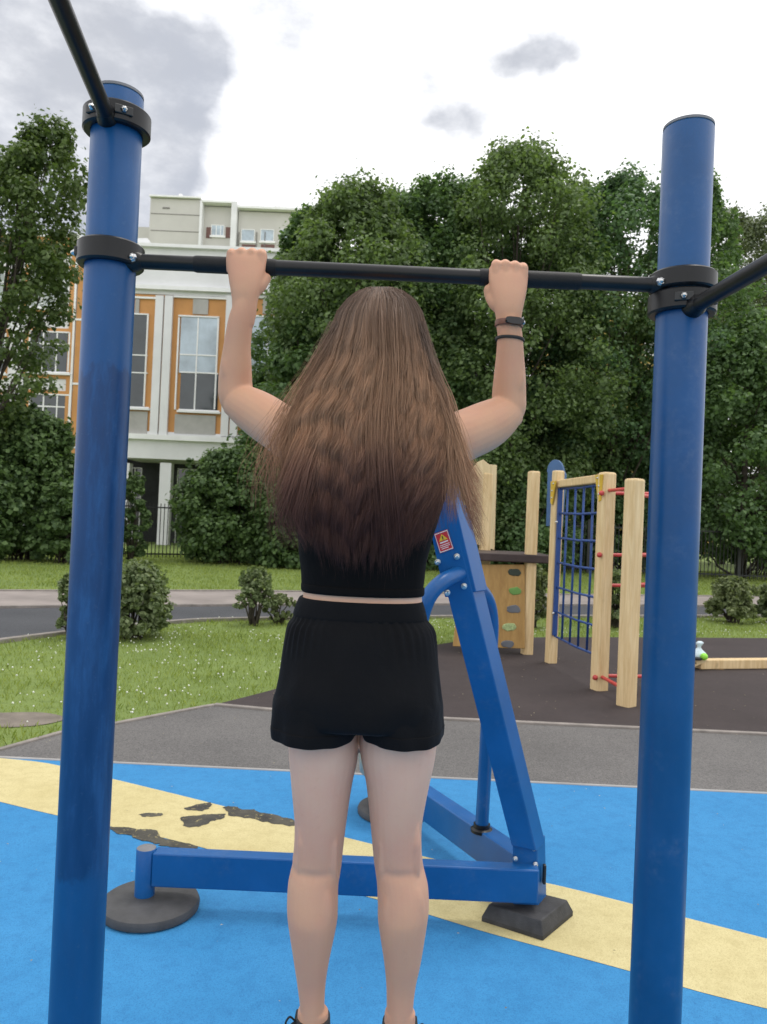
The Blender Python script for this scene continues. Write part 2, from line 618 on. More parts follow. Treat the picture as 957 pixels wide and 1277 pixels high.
c = m.mix(m.ramp(m.noise(vec, 38, 4, .7), [(.60, 0.0), (.66, .8)]), c, (0.42, 0.35, 0.15))
m.link(c, m.b.inputs['Base Color']); m.b.inputs['Roughness'].default_value = .9
m.bump(m.noise(vec, 120, 4, .7), .8, .006)
M['worn_base'] = m.m
M['dirt'] = simple('dirt', (0.17, 0.145, 0.12), 0.95, 0.3, 5, 0.8, 50)
M['concrete'] = simple('concrete', (0.32, 0.31, 0.30), 0.85, 0.2, 3, 0.4, 40)


def sheet(name, pts, z, mat, sub=0):
    b = MB()
    b.add([(p.x, p.y, z) for p in pts], [tuple(range(len(pts)))])
    o = b.build(name, mat)
    if o.data.polygons[0].normal.z < 0: o.data.flip_normals()
    return tag(o, kind='structure')


def gpoly(pxs): return [G(u, v) for u, v in pxs]


def smooth_px(pxs, per=5): return [tuple(r) for r in cr_spline(pxs, per)]


sheet('ground', [Vector((-420, -60, 0)), Vector((420, -60, 0)), Vector((420, 700, 0)), Vector((-420, 700, 0))], 0.0, M['lawn_soil'])

# line between blue rubber and grey path
bl0, bl1 = G(0, 947), G(957, 992)
bdir = (bl1 - bl0).normalized()
BL = bl0 - bdir * 9; BR = bl1 + bdir * 9
sheet('blue_rubber_surface', [BL, BR, Vector((14, -5, 0)), Vector((-13, -5, 0))], 0.012, M['rubber_blue'])

# yellow band across the blue rubber
yup = smooth_px([(0, 948), (62, 955), (140, 974), (250, 1001), (366, 1031), (480, 1060), (600, 1088), (700, 1109), (830, 1142), (957, 1175)], 4)
ylo = smooth_px([(0, 1003), (75, 1021), (240, 1057), (425, 1113), (500, 1134), (600, 1165), (680, 1187), (790, 1217), (870, 1241), (957, 1263)], 4)
up3 = gpoly(yup); lo3 = gpoly(ylo)
dl = (up3[0] - up3[4]).normalized(); dr = (up3[-1] - up3[-5]).normalized()
up3 = [up3[0] + Vector((-3.2, 0.15, 0))] + up3 + [up3[-1] + dr * 1.2]
lo3 = [lo3[0] + Vector((-3.4, 0.3, 0))] + lo3 + [lo3[-1] + dr * 1.0]
sheet('yellow_rubber_band', up3 + lo3[::-1], 0.0135, M['rubber_yellow'])


def worn(pxs):
    q = smooth_px(pxs + [pxs[0]], 12)[:-1]
    o = []
    for u, v in q:
        a = mnoise.noise(Vector((u * .09, v * .22, 1))) * 4.5 + mnoise.noise(Vector((u * .26, v * .6, 7))) * 1.8
        b = mnoise.noise(Vector((u * .09, v * .22, 4))) * 1.9 + mnoise.noise(Vector((u * .26, v * .6, 9))) * .8
        o.append((u + a, v + b))
    return gpoly(o)


def zz(x, y): return (x / 1.994, 920 + y / 1.994)


for pts in ([(345, 198), (372, 193), (403, 196), (390, 202), (360, 204)],
            [(464, 181), (490, 172), (522, 168), (524, 178), (505, 188), (470, 189)],
            [(449, 206), (480, 200), (556, 196), (560, 204), (530, 214), (500, 226), (468, 229), (455, 218)],
            [(555, 180), (580, 178), (650, 192), (733, 214), (734, 226), (690, 222), (620, 208), (590, 202), (570, 198)],
            [(268, 229), (300, 228), (350, 236), (380, 236), (395, 244), (400, 256), (440, 264), (490, 277), (480, 283), (400, 276), (395, 270), (345, 262), (330, 252), (285, 242)]):
    sheet('worn_patch', worn([zz(*p) for p in pts]), 0.0148, M['worn_base'])

# grey asphalt footpath
edge_lawn = [(0, 937), (75, 916), (140, 905), (250, 884), (268, 881)]
e3 = gpoly(edge_lawn)
brn_front = gpoly([(268, 881), (345, 888), (560, 899), (957, 918)])
bd = (brn_front[-1] - brn_front[-2]).normalized()
eL = G(-60, 939.0)
eR = brn_front[-1] + bd * 9
sheet('asphalt_footpath', [eL] + e3 + brn_front[1:] + [eR, BR, BL], 0.008, M['asphalt_grey'])

# brown rubber of the playground
brn_back = gpoly(smooth_px([(268, 881), (345, 861), (430, 835), (500, 815), (560, 803), (620, 797), (760, 796), (957, 797)], 4))
bb = brn_back[-1] + Vector((9, 1.0, 0))
BROWN = brn_back + [bb, eR] + brn_front[::-1][:-1]
sheet('brown_rubber_surface', BROWN, 0.016, M['rubber_brown'])

# road and pavement beyond
road_near = gpoly(smooth_px([(0, 802), (86, 791), (213, 778), (301, 774), (560, 771), (957, 770)], 4))
road_far = gpoly([(0, 759), (180, 757), (560, 755), (957, 757)])
pave_far = gpoly([(0, 738), (300, 738), (560, 741), (957, 745)])


def ext(l, d0=14, d1=14):
    return [l[0] + (l[0] - l[1]).normalized() * d0] + l + [l[-1] + (l[-1] - l[-2]).normalized() * d1]


road_near, road_far, pave_far = ext(road_near), ext(road_far), ext(pave_far)
ROAD = road_near + pave_far[::-1]
sheet('road', road_near + road_far[::-1], 0.010, M['asphalt_dark'])
sheet('pavement', road_far + pave_far[::-1], 0.014, M['paving'])

# bare dirt beside the path
DIRT = gpoly(smooth_px([(-60, 906), (0, 908), (50, 905), (82, 897), (60, 890), (20, 889), (-60, 892)], 4))
sheet('bare_dirt', DIRT, 0.005, M['dirt'])


def kerb(name, pts, wd, h, mat):
    b = MB()
    n = len(pts)
    L, Rr = [], []
    for i, p in enumerate(pts):
        t = (pts[min(i + 1, n - 1)] - pts[max(i - 1, 0)]); t.z = 0; t.normalize()
        s = Vector((-t.y, t.x, 0))
        L.append(p + s * wd / 2); Rr.append(p - s * wd / 2)
    rings = []
    for a, c_ in zip(L, Rr):
        rings.append([Vector((a.x, a.y, -0.02)), Vector((a.x, a.y, h)), Vector((c_.x, c_.y, h)), Vector((c_.x, c_.y, -0.02))])
    b.loft(rings)
    return tag(b.build(name, mat, bevel=0.006), kind='structure')


kerb('path_kerb', [eL] + e3 + [brn_front[0]], 0.04, 0.022, M['kerb_stone'])
kerb('rubber_kerb', brn_front + [eR], 0.05, 0.026, M['kerb_stone'])
kerb('blue_edge_kerb', [BL, BR], 0.025, 0.019, M['concrete'])
kerb('road_kerb', road_near, 0.09, 0.05, M['kerb_stone'])
kerb('pavement_kerb', road_far, 0.12, 0.05, M['kerb_stone'])
kerb('pavement_back_kerb', pave_far, 0.09, 0.04, M['kerb_stone'])


# ------------------------------------------------------------------ grass
def inside(px, py, poly):
    res = np.zeros(len(px), bool)
    n = len(poly)
    for i in range(n):
        x0, y0 = poly[i].x, poly[i].y
        x1, y1 = poly[(i + 1) % n].x, poly[(i + 1) % n].y
        cnd = ((y0 > py) != (y1 > py))
        if y0 != y1:
            xi = (x1 - x0) * (py - y0) / (y1 - y0) + x0
            res ^= cnd & (px < xi)
    return res


LAWN = [eL] + e3 + brn_back[1:] + [bb] + road_near[::-1]
FARLAWN = pave_far + [Vector((30, 36, 0)), Vector((-30, 24, 0))]


def scatter(poly, n, seed, keep_out=()):
    r = np.random.default_rng(seed)
    xs = np.array([p.x for p in poly]); ys = np.array([p.y for p in poly])
    px = r.uniform(max(xs.min(), -13), min(xs.max(), 17), n)
    py = r.uniform(ys.min(), ys.max(), n)
    # keep what the frame can see, plus a margin
    ok = inside(px, py, poly) & (np.abs(px) < 0.56 * py + 2.0)
    for k in keep_out: ok &= ~inside(px, py, k)
    return px[ok], py[ok]


def blades(px, py, hmin, hmax, wd, seed, patch=1.3):
    r = np.random.default_rng(seed)
    n = len(px)
    pn = np.array([mnoise.noise(Vector((x * patch, y * patch, 0))) for x, y in zip(px, py)])
    h = r.uniform(hmin, hmax, n) * (1 + 0.7 * pn)
    a = r.uniform(0, 2 * PI, n); la = r.uniform(0, 2 * PI, n); ln = r.uniform(0.1, 0.8, n) * h
    ww = wd * r.uniform(0.6, 1.3, n)
    v = np.zeros((n, 4, 3))
    dx, dy = np.cos(a) * ww / 2, np.sin(a) * ww / 2
    v[:, 0] = np.stack([px - dx, py - dy, np.zeros(n)], 1)
    v[:, 1] = np.stack([px + dx, py + dy, np.zeros(n)], 1)
    mx, my = px + np.cos(la) * ln * .35, py + np.sin(la) * ln * .35
    v[:, 2] = np.stack([mx + dx * .7, my + dy * .7, h * .6], 1)
    v[:, 3] = np.stack([px + np.cos(la) * ln, py + np.sin(la) * ln, h], 1)
    q = np.arange(n * 4).reshape(n, 4)
    return v.reshape(-1, 3), q


M['grass'] = leaf_mat('grass', (0.14, 0.20, 0.036), (0.325, 0.38, 0.10), 0.35, 0.55)
M['petal_white'] = simple('petal_white', (0.72, 0.74, 0.66), 0.7, 0.1)
px, py = scatter(LAWN, 520000, 5, (DIRT, BROWN))
v1, q1 = blades(px, py, 0.018, 0.055, 0.006, 6)
px, py = scatter(FARLAWN, 200000, 8)
v2, q2 = blades(px, py, 0.03, 0.075, 0.012, 9)
tag(mesh_np('lawn_grass', np.concatenate([v1, v2]), np.concatenate([q1, q2 + len(v1)]), M['grass']),
    'short green clover grass of the lawns on both sides of the dark road', 'grass', kind='stuff')

# white clover heads
px, py = scatter(LAWN, 26000, 15, (DIRT, BROWN))
pn = np.array([mnoise.noise(Vector((x * 0.9, y * 0.9, 3))) for x, y in zip(px, py)])
k = pn + RNG.normal(0, .18, len(px)) > 0.04
px, py = px[k], py[k]
n = len(px)
s = RNG.uniform(0.006, 0.011, n)
hz = RNG.uniform(0.035, 0.07, n)
oc = np.array([(1, 0, 0), (0, 1, 0), (-1, 0, 0), (0, -1, 0), (0, 0, 1), (0, 0, -1)], float)
of = np.array([(0, 1, 4), (1, 2, 4), (2, 3, 4), (3, 0, 4), (1, 0, 5), (2, 1, 5), (3, 2, 5), (0, 3, 5)])
vv = oc[None] * s[:, None, None] + np.stack([px, py, hz], 1)[:, None]
ff = of[None] + (np.arange(n) * 6)[:, None, None]
tag(mesh_np('clover_flowers', vv.reshape(-1, 3), ff.reshape(-1, 3), M['petal_white']),
    'white clover blossoms dotted through the near lawn', 'flowers', kind='stuff')
# scattered leaf litter and crumbs on the rubber and asphalt
def litter(n, seed):
    r = np.random.default_rng(seed)
    x = r.uniform(-3.5, 5.5, n); y = r.uniform(1.6, 9.5, n)
    a = r.uniform(0, PI, n); s_ = r.uniform(0.002, 0.007, n) * (0.6 + y * 0.12)
    z = np.full(n, 0.0225)
    dx, dy = np.cos(a) * s_, np.sin(a) * s_
    v = np.stack([np.stack([x - dx, y - dy, z], 1), np.stack([x + dy * .5, y - dx * .5, z + s_ * .3], 1),
                  np.stack([x + dx, y + dy, z], 1), np.stack([x - dy * .5, y + dx * .5, z + s_ * .3], 1)], 1)
    keep = ~inside(x, y, LAWN)
    v = v[keep]
    return v.reshape(-1, 3), np.arange(len(v) * 4).reshape(-1, 4)
M['litter'] = leaf_mat('litter', (0.10, 0.08, 0.04), (0.50, 0.44, 0.28), 0.0, 0.8)
lv, lq = litter(800, 21)
tag(mesh_np('ground_litter', lv, lq, M['litter']), 'tiny pale crumbs and leaf bits strewn over the rubber ground', 'litter', kind='stuff')
# ------------------------------------------------------------------ pull-up rack
YB = 1.77
PR = 0.0570


def down_to(p, z): return Vector((p.x, p.y, z))


rack = thing('pull_up_rack', Vector((0.06, YB, 0)), 'blue pull-up rack of round posts and black bars that the woman hangs from', 'pull-up rack')
ltop = P(147.5, 120, YB); rtop = P(861, 161, YB)
lx = P(112.5, 870, YB).x; rx = P(832, 870, YB).x
POSTS = [(lx, YB, ltop.z), (rx, YB, rtop.z)]
def post(x, y, zt, cap_mat, pmat=M['post_blue']):
    b = MB()
    b.lathe((x, y, 0), [(PR, 0.0), (PR, 0.6), (PR, 1.2), (PR, 1.8), (PR, zt - 0.006), (PR * 0.96, zt - 0.002)], 40)
    p = b.build('post', pmat, rack, smooth=40)
    b2 = MB(); b2.lathe((x, y, zt - 0.004), [(PR * 0.93, 0), (PR * 1.0, 0.003), (PR * 0.99, 0.009), (PR * 0.8, 0.014), (0.004, 0.016)], 32)
    b2.build('post_cap', cap_mat, p, smooth=40)
    return p


def clamp(x, y, z, h, ang_list, ro=0.079, parent=None):
    """two-piece ring clamp, with lugs and bolts"""
    b = MB()
    n = 40
    rings = []
    for r, dz in ((PR + 0.0015, -h / 2), (ro - 0.004, -h / 2), (ro, -h / 2 + .004), (ro, h / 2 - .004), (ro - 0.004, h / 2), (PR + .0015, h / 2)):
        rings.append([(x + r * math.cos(2 * PI * k / n), y + r * math.sin(2 * PI * k / n), z + dz) for k in range(n)])
    nn = len(rings); vs = [p for r in rings for p in r]; fs = []
    for i in range(nn):
        for k in range(n):
            a = i * n + k; c = i * n + (k + 1) % n
            j = (i + 1) % nn
            fs.append((a, c, j * n + (k + 1) % n, j * n + k))
    b.add(vs, fs)
    o = b.build('clamp', M['black_metal'], parent or rack, smooth=35)
    for a in ang_list:
        d = Vector((math.cos(a), math.sin(a), 0)); s = Vector((-d.y, d.x, 0))
        q = Vector((x, y, z)) + d * (ro + 0.001)
        # bolt in a dark recess
        sb = MB(); sb.bar(q - d * .004 - s * .020, q - d * .004 + s * .020, 0.012, 0.020)
        sb.build('bolt_slot', M['toy_black'], o, bevel=.002)
        bo = MB(); bo.tube([q - d * .004, q + d * .004, q + d * .008], [.0085, .0085, .006], 6)
        bo.ball(q + d * .008, 0.005, 10, 6)
        bo.build('bolt', M['steel'], o, smooth=35)
    return o


pl = post(lx, YB, ltop.z, M['cap_grey'], M['post_patched']); pr_ = post(rx, YB, rtop.z, M['cap_grey'])
zLu = P(143, 155, YB).z; zLl = P(137, 320, YB).z
zRu = P(852, 354, YB).z; zRl = P(851, 381, YB).z
clamp(lx, YB, zLu, 0.049, [math.radians(-112), math.radians(-60)], .0755)
clamp(lx, YB, zLl, 0.051, [math.radians(-168)], 0.0745)
clamp(rx, YB, zRu, 0.043, [], 0.0745)
clamp(rx, YB, zRl, 0.047, [math.radians(-108), math.radians(-55)], 0.0755)
# main bar with rubber grip sleeves
bA = P(172, 326, YB - 0.012); bB = P(817, 355.5, YB - 0.012)
bx = (bB - bA).normalized()


def Bar(u):
    t = (u - 172) / (817 - 172)
    return bA.lerp(bB, t)


b = MB(); b.tube([bA - bx * 0.012, Bar(300), Bar(500), Bar(700), bB + bx * .012], 0.0172, 24)
mainbar = b.build('crossbar', M['black_metal'], rack, smooth=40)
for u0, u1 in ((243, 345), (598, 724)):
    b = MB(); b.tube([Bar(u0), Bar(u0 + 3), Bar((u0 + u1) / 2), Bar(u1 - 3), Bar(u1)], [.0180, .0192, .0192, .0192, .0180], 24)
    b.build('grip_sleeve', M['black_grip'], mainbar, smooth=40)
for p, sgn in ((bA, 1), (bB, -1)):
    b = MB()
    q = p - bx * sgn * 0.004
    b.tube([q - bx * sgn * .018, q + bx * sgn * .004, q + bx * sgn * .016], [.026, .024, .0176], 20)
    lug = b.build('bar_lug', M['black_metal'], rack, smooth=40)
    c = q + Vector((0, -0.024, 0)); b = MB()
    b.tube([c, c + Vector((0, -.004, 0)), c + Vector((0, -.009, 0))], [.0105, .0105, .007], 8)
    b.ball(c + Vector((0, -.008, 0)), .006, 10, 6)
    b.build('bolt', M['steel'], lug, smooth=35)
# side bars run back over the camera to the second pair of posts
dvl = ray(340, 644); dvl = Vector((-dvl.x / dvl.y, -1, 0))
dvr = ray(407, 648); dvr = Vector((-dvr.x / dvr.y, -1, 0))
for st, d, px_, zt in ((P(134, 146, YB - .055), dvl, lx, ltop.z), (P(866, 382, YB - .060), dvr, rx, rtop.z)):
    en = st + d * 1.95
    b = MB(); b.tube([st - d * .004, st + d * .6, st + d * 1.2, en], .0178, 24)
    sb = b.build('side_bar', M['black_metal'], rack, smooth=40)
    b = MB(); b.tube([st - d * .012, st + d * .012, st + d * .03], [.026, .024, .018], 20); b.build('bar_lug', M['black_metal'], rack, smooth=40)
    post(en.x, en.y - 0.06, zt, M['cap_grey'])
    clamp(en.x, en.y - .06, st.z, .056, [])

# ------------------------------------------------------------------ blue exercise machine
mach = thing('exercise_machine', G(560, 1110), 'blue exercise machine with leaning column and beams on black rubber feet', 'exercise machine')
c1 = G(187, 1137); c1z = Vector((c1.x, c1.y, 0.012))
FOOTP = [(0.170, 0), (0.186, 0.006), (0.188, 0.022), (0.182, 0.036), (0.160, 0.047), (0.10, 0.053), (0.0, 0.055)]
def round_foot(c):
    b = MB(); b.lathe((c.x, c.y, 0.012), [(max(r, .002), h) for r, h in FOOTP], 48)
    return b.build('rubber_foot', M['foot_rubber'], mach, smooth=40)
round_foot(c1)
ptop = P(183, 1058, c1.y)
b = MB(); b.lathe((ptop.x, c1.y, 0.06), [(.038, 0), (.038, ptop.z - .06), (.036, ptop.z - .057)], 28)
stub = b.build('pipe', M['machine_blue'], mach, smooth=40)
b = MB(); b.lathe((ptop.x, c1.y, ptop.z - .002), [(.036, 0), (.036, .005), (.028, .009), (.003, .010)], 24); b.build('pipe_cap', M['cap_grey'], stub, smooth=40)
# front beam
Y1 = c1.y
fl_t, fl_b = P(190, 1066, Y1 - .03), P(190, 1108, Y1 - .03)
fr_t, fr_b = P(673, 1084, 2.96), P(673, 1127, 2.96)
zt = (fl_t.z + fr_t.z) / 2; zb = (fl_b.z + fr_b.z) / 2
bk = Vector((0.004, 0.066, 0))
def zed(p, z): return Vector((p.x, p.y, z))
b = MB(); b.hexa([zed(fl_t, zt), zed(fr_t, zt), zed(fr_t, zb), zed(fl_t, zb)], [zed(fl_t, zt) + bk, zed(fr_t, zt) + bk, zed(fr_t, zb) + bk, zed(fl_t, zb) + bk])
b.build('base_beam', M['machine_blue'], mach, bevel=.006)
# square rubber foot, turned
c2 = G(658, 1152)
pts = [G(600, 1153), G(677, 1178), G(715, 1146), G(640, 1126)]
cen = sum(pts, Vector()) / 4
b = MB()
def ring(sc, z): return [Vector((cen.x + (p.x - cen.x) * sc, cen.y + (p.y - cen.y) * sc, z)) for p in pts]
b.loft([ring(1.0, .012), ring(1.0, .03), ring(.86, .075), ring(.84, .078)])
b.build('rubber_foot', M['foot_dusty'], mach, bevel=.007)
# bracket at the foot of the column
Yc = 3.0
bkv = Vector((0.050, 0.085, 0))
def px_hexa(px4, Ys, back):
    f = [P(u, v, y) for (u, v), y in zip(px4, Ys)]
    return f, [p + back for p in f]
b = MB(); b.hexa(*px_hexa([(639, 1040), (670, 1052), (672, 1146), (640, 1138)], [Yc + .02] * 4, bkv))
brk = b.build('base_bracket', M['machine_blue'], mach, bevel=.004)
# leaning column
b = MB()
YT = 2.72
b.hexa(*px_hexa([(511, 560), (546, 560), (669, 1062), (638, 1055)], [YT, YT, Yc, Yc], Vector((0.055, 0.085, 0))))
colm = b.build('column', M['machine_blue'], mach, bevel=.005)
def bolt(p, n, r, par):
    n = Vector(n).normalized(); b = MB()
    b.tube([p - n * .002, p + n * .002, p + n * .003], [r * 1.25, r * 1.25, r], 16)
    b.tube([p + n * .003, p + n * .009, p + n * .011], [r * .85, r * .85, r * .6], 6)
    b.build('bolt', M['steel'], par, smooth=35)
def col_Y(v): return YT + (Yc - YT) * (v - 560) / 500.0
fn = (P(546, 560, YT) - P(511, 560, YT)).cross(P(638, 1055, Yc) - P(511, 560, YT)).normalized()
if fn.y > 0: fn = -fn
b = MB(); b.hexa([P(u, v, col_Y(v) - .004) for u, v in ((530, 630), (568, 628), (594, 738), (555, 745))], [P(u, v, col_Y(v) - .004) + Vector((0.055, .087, 0)) for u, v in ((530, 630), (568, 628), (594, 738), (555, 745))])
b.build('sleeve_plate', M['machine_blue'], colm, bevel=.003)
for u, v in ((546, 701), (570, 694), (579, 731), (558, 739)):
    bolt(P(u, v, col_Y(v) - .008), fn, .009, colm)
for u, v in ((640, 1048), (663, 1045), (666, 1058), (643, 1071), (668, 1078)):
    bolt(P(u, v, Yc + .012), (0, -1, 0), .008, brk)
# dark slot on the side of the bracket, drawn as a solid black block
b = MB(); q = P(679, 1090, Yc + .05); b.box(q, (.012, .02, .075)); b.build('slot_block', M['toy_black'], brk, bevel=.003)
# warning sticker
def fit(u, v): return P(u, v, col_Y(v) - .0075)
st4 = [(541.5, 666), (558, 660), (566, 684), (549, 690)]
ff_ = [fit(*p) for p in st4]
b = MB(); b.hexa(ff_, [p - fn * .002 for p in ff_])
b = MB(); b.hexa([p + fn * .001 for p in ff_], [p - fn * .001 for p in ff_]); stk = b.build('warning_sticker', M['sticker_red'], colm)
def lerp2(a, c):  # a across 0..1, c down 0..1
    return ff_[0].lerp(ff_[1], a).lerp(ff_[3].lerp(ff_[2], a), c)
b = MB()
for a0, c0, a1, c1_ in ((.02, .02, .98, .06), (.02, .94, .98, .98), (.02, .06, .06, .94), (.94, .06, .98, .94), (.2, .50, .8, .56), (.15, .64, .85, .67), (.15, .73, .85, .76), (.2, .82, .7, .85)):
    q4 = [lerp2(a0, c0), lerp2(a1, c0), lerp2(a1, c1_), lerp2(a0, c1_)]
    b.hexa([p + fn * .0018 for p in q4], [p + fn * .0008 for p in q4])
b.build('sticker_print', M['sticker_white'], stk)
b = MB(); q3 = [lerp2(.5, .12), lerp2(.82, .44), lerp2(.18, .44)]
b.prism([p + fn * .0018 for p in q3], -fn * .001); b.build('warning_triangle', M['sticker_yellow'], stk)
b = MB(); q3 = [lerp2(.46, .22), lerp2(.54, .22), lerp2(.53, .40), lerp2(.47, .40)]
b.prism([p + fn * .0024 for p in q3], -fn * .0005); b.build('warning_mark', M['toy_black'], stk)
# handles
yl = col_Y(718) - .02
pts = cr_spline([tuple(P(*p)) for p in ((576, 714, yl + .04), (566, 718, yl), (550, 727, yl - .06), (534, 746, yl - .09), (524, 778, yl - .09), (519, 830, yl - .09), (516, 880, yl - .09))], 6)
b = MB(); b.tube([Vector(p) for p in pts], .0285, 20); b.build('handle', M['machine_blue'], mach, smooth=50)
pts = cr_spline([tuple(P(*p)) for p in ((584, 726, yl + .13), (598, 734, 3.10), (609, 750, 3.2), (613.5, 775, 3.25), (612.5, 810, 3.28), (609, 880, 3.31), (605, 960, 3.33), (601, 1031, 3.34))], 6)
b = MB(); b.tube([Vector(p) for p in pts], .0285, 20); b.build('handle', M['machine_blue'], mach, smooth=50)
q = P(601, 1031, 3.34)
b = MB(); b.lathe((q.x, q.y, q.z - .02), [(.048, 0), (.048, .012), (.036, .018), (.036, .034)], 24); b.build('pipe_collar', M['black_metal'], mach, smooth=40)
# rear beam, rear foot, small seat
c3 = G(490, 1017)
round_foot(c3)
A = Vector((P(655, 1100, 3.10).x, 3.08, (zt + zb) / 2)); B2 = Vector((c3.x + .03, c3.y - .02, (zt + zb) / 2))
b = MB(); b.bar(A, B2, .085, .135); b.build('rear_beam', M['machine_blue'], mach, bevel=.005)
b = MB(); b.lathe((c3.x, c3.y, .06), [(.038, 0), (.038, .22)], 24); b.build('pipe', M['machine_blue'], mach, smooth=40)
sz = P(484, 975, c3.y).z
b = MB(); b.lathe((c3.x, c3.y, sz), [(.06, 0), (.14, .015), (.185, .06), (.195, .13), (.188, .175), (.165, .192), (.10, .188), (.01, .183)], 36)
b.build('seat', M['seat_grey'], mach, smooth=50)

# ------------------------------------------------------------------ wooden climbing frame
def base_y(u, v): return G(u, v).y
pg = thing('climbing_frame', G(690, 830), 'pale wooden climbing frame with blue rope net, red rungs and platform', 'climbing frame')
def wpost(ub, vb, ut, vt, wpx, rot=0.0, name='post', mat=None):
    g = G(ub, vb); Y = g.y
    zt_ = P(ut, vt, Y).z
    s = wpx * Y / FOC
    r = Matrix.Rotation(rot, 3, 'Z')
    b = MB(); b.box((g.x, Y, zt_ / 2 - .02), (s, s, zt_ + .04), r)
    return b.build(name, mat or M['wood_pale'], pg, bevel=s * .16, seg=2), g, zt_, s
p1, g1, z1, s1 = wpost(781, 882, 793, 597, 19, .62)
p2, g2, z2, s2 = wpost(747, 862, 755, 589, 17, .35)
p3, g3, z3, s3 = wpost(687, 828, 698, 587, 12, .35)
p4, g4, z4, s4 = wpost(657, 817, 672, 588, 13, .15)
p6, g6, z6, s6 = wpost(600, 800, 611, 590, 13, .15)
g5 = G(836, 866); g5 = Vector((g5.x, g5.y, 0))
b = MB(); b.box((g5.x, g5.y, z1 / 2), (s1, s1, z1), Matrix.Rotation(.9, 3, 'Z')); b.build('post', M['wood_pale'], pg, bevel=.02)
# rungs between the three ladder posts
def at_h(g, z): return Vector((g.x, g.y, z))
for v in (615, 692, 730, 843):
    z = P(757, v, g2.y).z
    b = MB(); b.tube([at_h(g2, z), at_h(g5, z + .02)], .017, 12); b.build('rung', M['rung_red'], pg, smooth=40)
for v in (612, 843):
    z = P(757, v, g2.y).z
    b = MB(); b.tube([at_h(g2, z), at_h(g1, z)], .017, 12); b.build('rung', M['rung_red'], pg, smooth=40)
for v in (617, 692, 730):
    z = P(795, v, g1.y).z
    b = MB(); b.tube([at_h(g1, z), at_h(g5, z)], .017, 12); b.build('rung', M['rung_red'], pg, smooth=40)
for v in (615, 692, 845):
    q = P(757 - (v - 600) * .035 - 6, v, g2.y - s2 * .6)
    b = MB(); b.ball(q, .026, 12, 8); b.build('rung_cap', M['rung_red'], pg, smooth=True)
# top beam of the net
zb_ = min(z2, z3) - .055
b = MB(); b.bar(at_h(g3, zb_), at_h(g2, zb_), .075, .085); b.build('top_beam', M['wood_pale'], pg, bevel=.012)
nd = (g2 - g3).normalized(); nn_ = Vector((-nd.y, nd.x, 0))
if nn_.y > 0: nn_ = -nn_
for g, sgn, zq in ((g3, 1, zb_), (g2, -1, zb_)):
    o0 = at_h(g, zq + .03) + nn_ * .06
    b = MB(); b.prism([o0, o0 + nd * sgn * .13, o0 + nd * sgn * .03 + Vector((0, 0, -.27)), o0 - nd * sgn * .03 + Vector((0, 0, -.25)), o0 - nd * sgn * .05], nn_ * .012)
    bo = b.build('corner_bracket', M['bracket_yellow'], pg, bevel=.002)
    for k_ in range(3):
        q = o0 + nn_ * .012 + nd * sgn * (.02 if k_ else .06) + Vector((0, 0, -.03 - .08 * k_))
        bb_ = MB(); bb_.ball(q, .012, 8, 5); bb_.build('screw', M['steel'], bo, smooth=True)
# net
ztop = zb_ - .05; zlow = P(745, 818, g2.y).z
netA = g3 + nd * .09; netB = g2 - nd * .03
fb = MB(); fb.bar(at_h(netA, ztop), at_h(netA, zlow), .05, .05, up=nd); nf = fb.build('net_bar', M['net_blue'], pg, bevel=.008)
for v in (651, 765):
    q = P(696 - (v - 600) * .035, v, netA.y - .05); bb_ = MB(); bb_.ball(q, .016, 8, 5); bb_.build('screw', M['steel'], nf, smooth=True)
b = MB()
NV, NHZ = 5, 7
for i in range(1, NV + 1):
    a = netA.lerp(netB, i / (NV + .3))
    b.tube([at_h(a, ztop), at_h(a + nn_ * .012 * math.sin(i * 3), (ztop + zlow) / 2), at_h(a, zlow)], .0125, 8)
for j in range(NHZ):
    z = ztop + (zlow - ztop) * (j + .02) / (NHZ - 1)
    mid = netA.lerp(netB, .5)
    b.tube([at_h(netA, z), at_h(mid, z - .012), at_h(netB, z)], .0125, 8)
for i in range(1, NV + 1):
    a = netA.lerp(netB, i / (NV + .3))
    for j in range(1, NHZ - 1):
        z = ztop + (zlow - ztop) * (j + .02) / (NHZ - 1)
        b.ball(at_h(a, z - .010), .019, 8, 5)
b.build('rope_net', M['net_blue'], pg, smooth=True)
# platform, climbing wall, panels
Yp = g4.y
dz_ = P(630, 690, Yp).z
pa, pb = P(560, 690, Yp), P(688, 690, Yp)
b = MB(); b.box(((pa.x + pb.x) / 2, Yp + .42, dz_ - .05), (pb.x - pa.x, 1.05, .10)); b.build('platform', M['deck_brown'], pg, bevel=.012)
b = MB(); fpx = [(577, 704), (655, 704), (655, 809), (565, 806)]
b.hexa([P(u, v, Yp - (.03 if v < 750 else .14)) for u, v in fpx], [P(u, v, Yp - (.03 if v < 750 else .14)) + Vector((0, .03, 0)) for u, v in fpx])
cw = b.build('climbing_wall', M['ply_ochre'], pg, bevel=.006)
for (u, v, mm, rx_) in ((642, 714, 'hold_dark', 8.5), (643, 737, 'hold_green', 8.5), (641, 760, 'hold_grey', 9), (635.5, 782, 'hold_mint', 9), (633.5, 803, 'hold_grey', 8.5)):
    q = P(u, v, Yp - .03 - .11 * (v - 704) / 104 - .012)
    rs = random.Random(v)
    b = MB(); k_ = 14
    w_ = rx_ * Yp / FOC
    out = [q + Vector((math.cos(2 * PI * i / k_) * w_ * rs.uniform(.88, 1.08), 0, math.sin(2 * PI * i / k_) * w_ * .58 * rs.uniform(.8, 1.15))) for i in range(k_)]
    b.prism(out, (0, .03, 0)); b.build('hand_hold', M[mm], cw, bevel=.008)
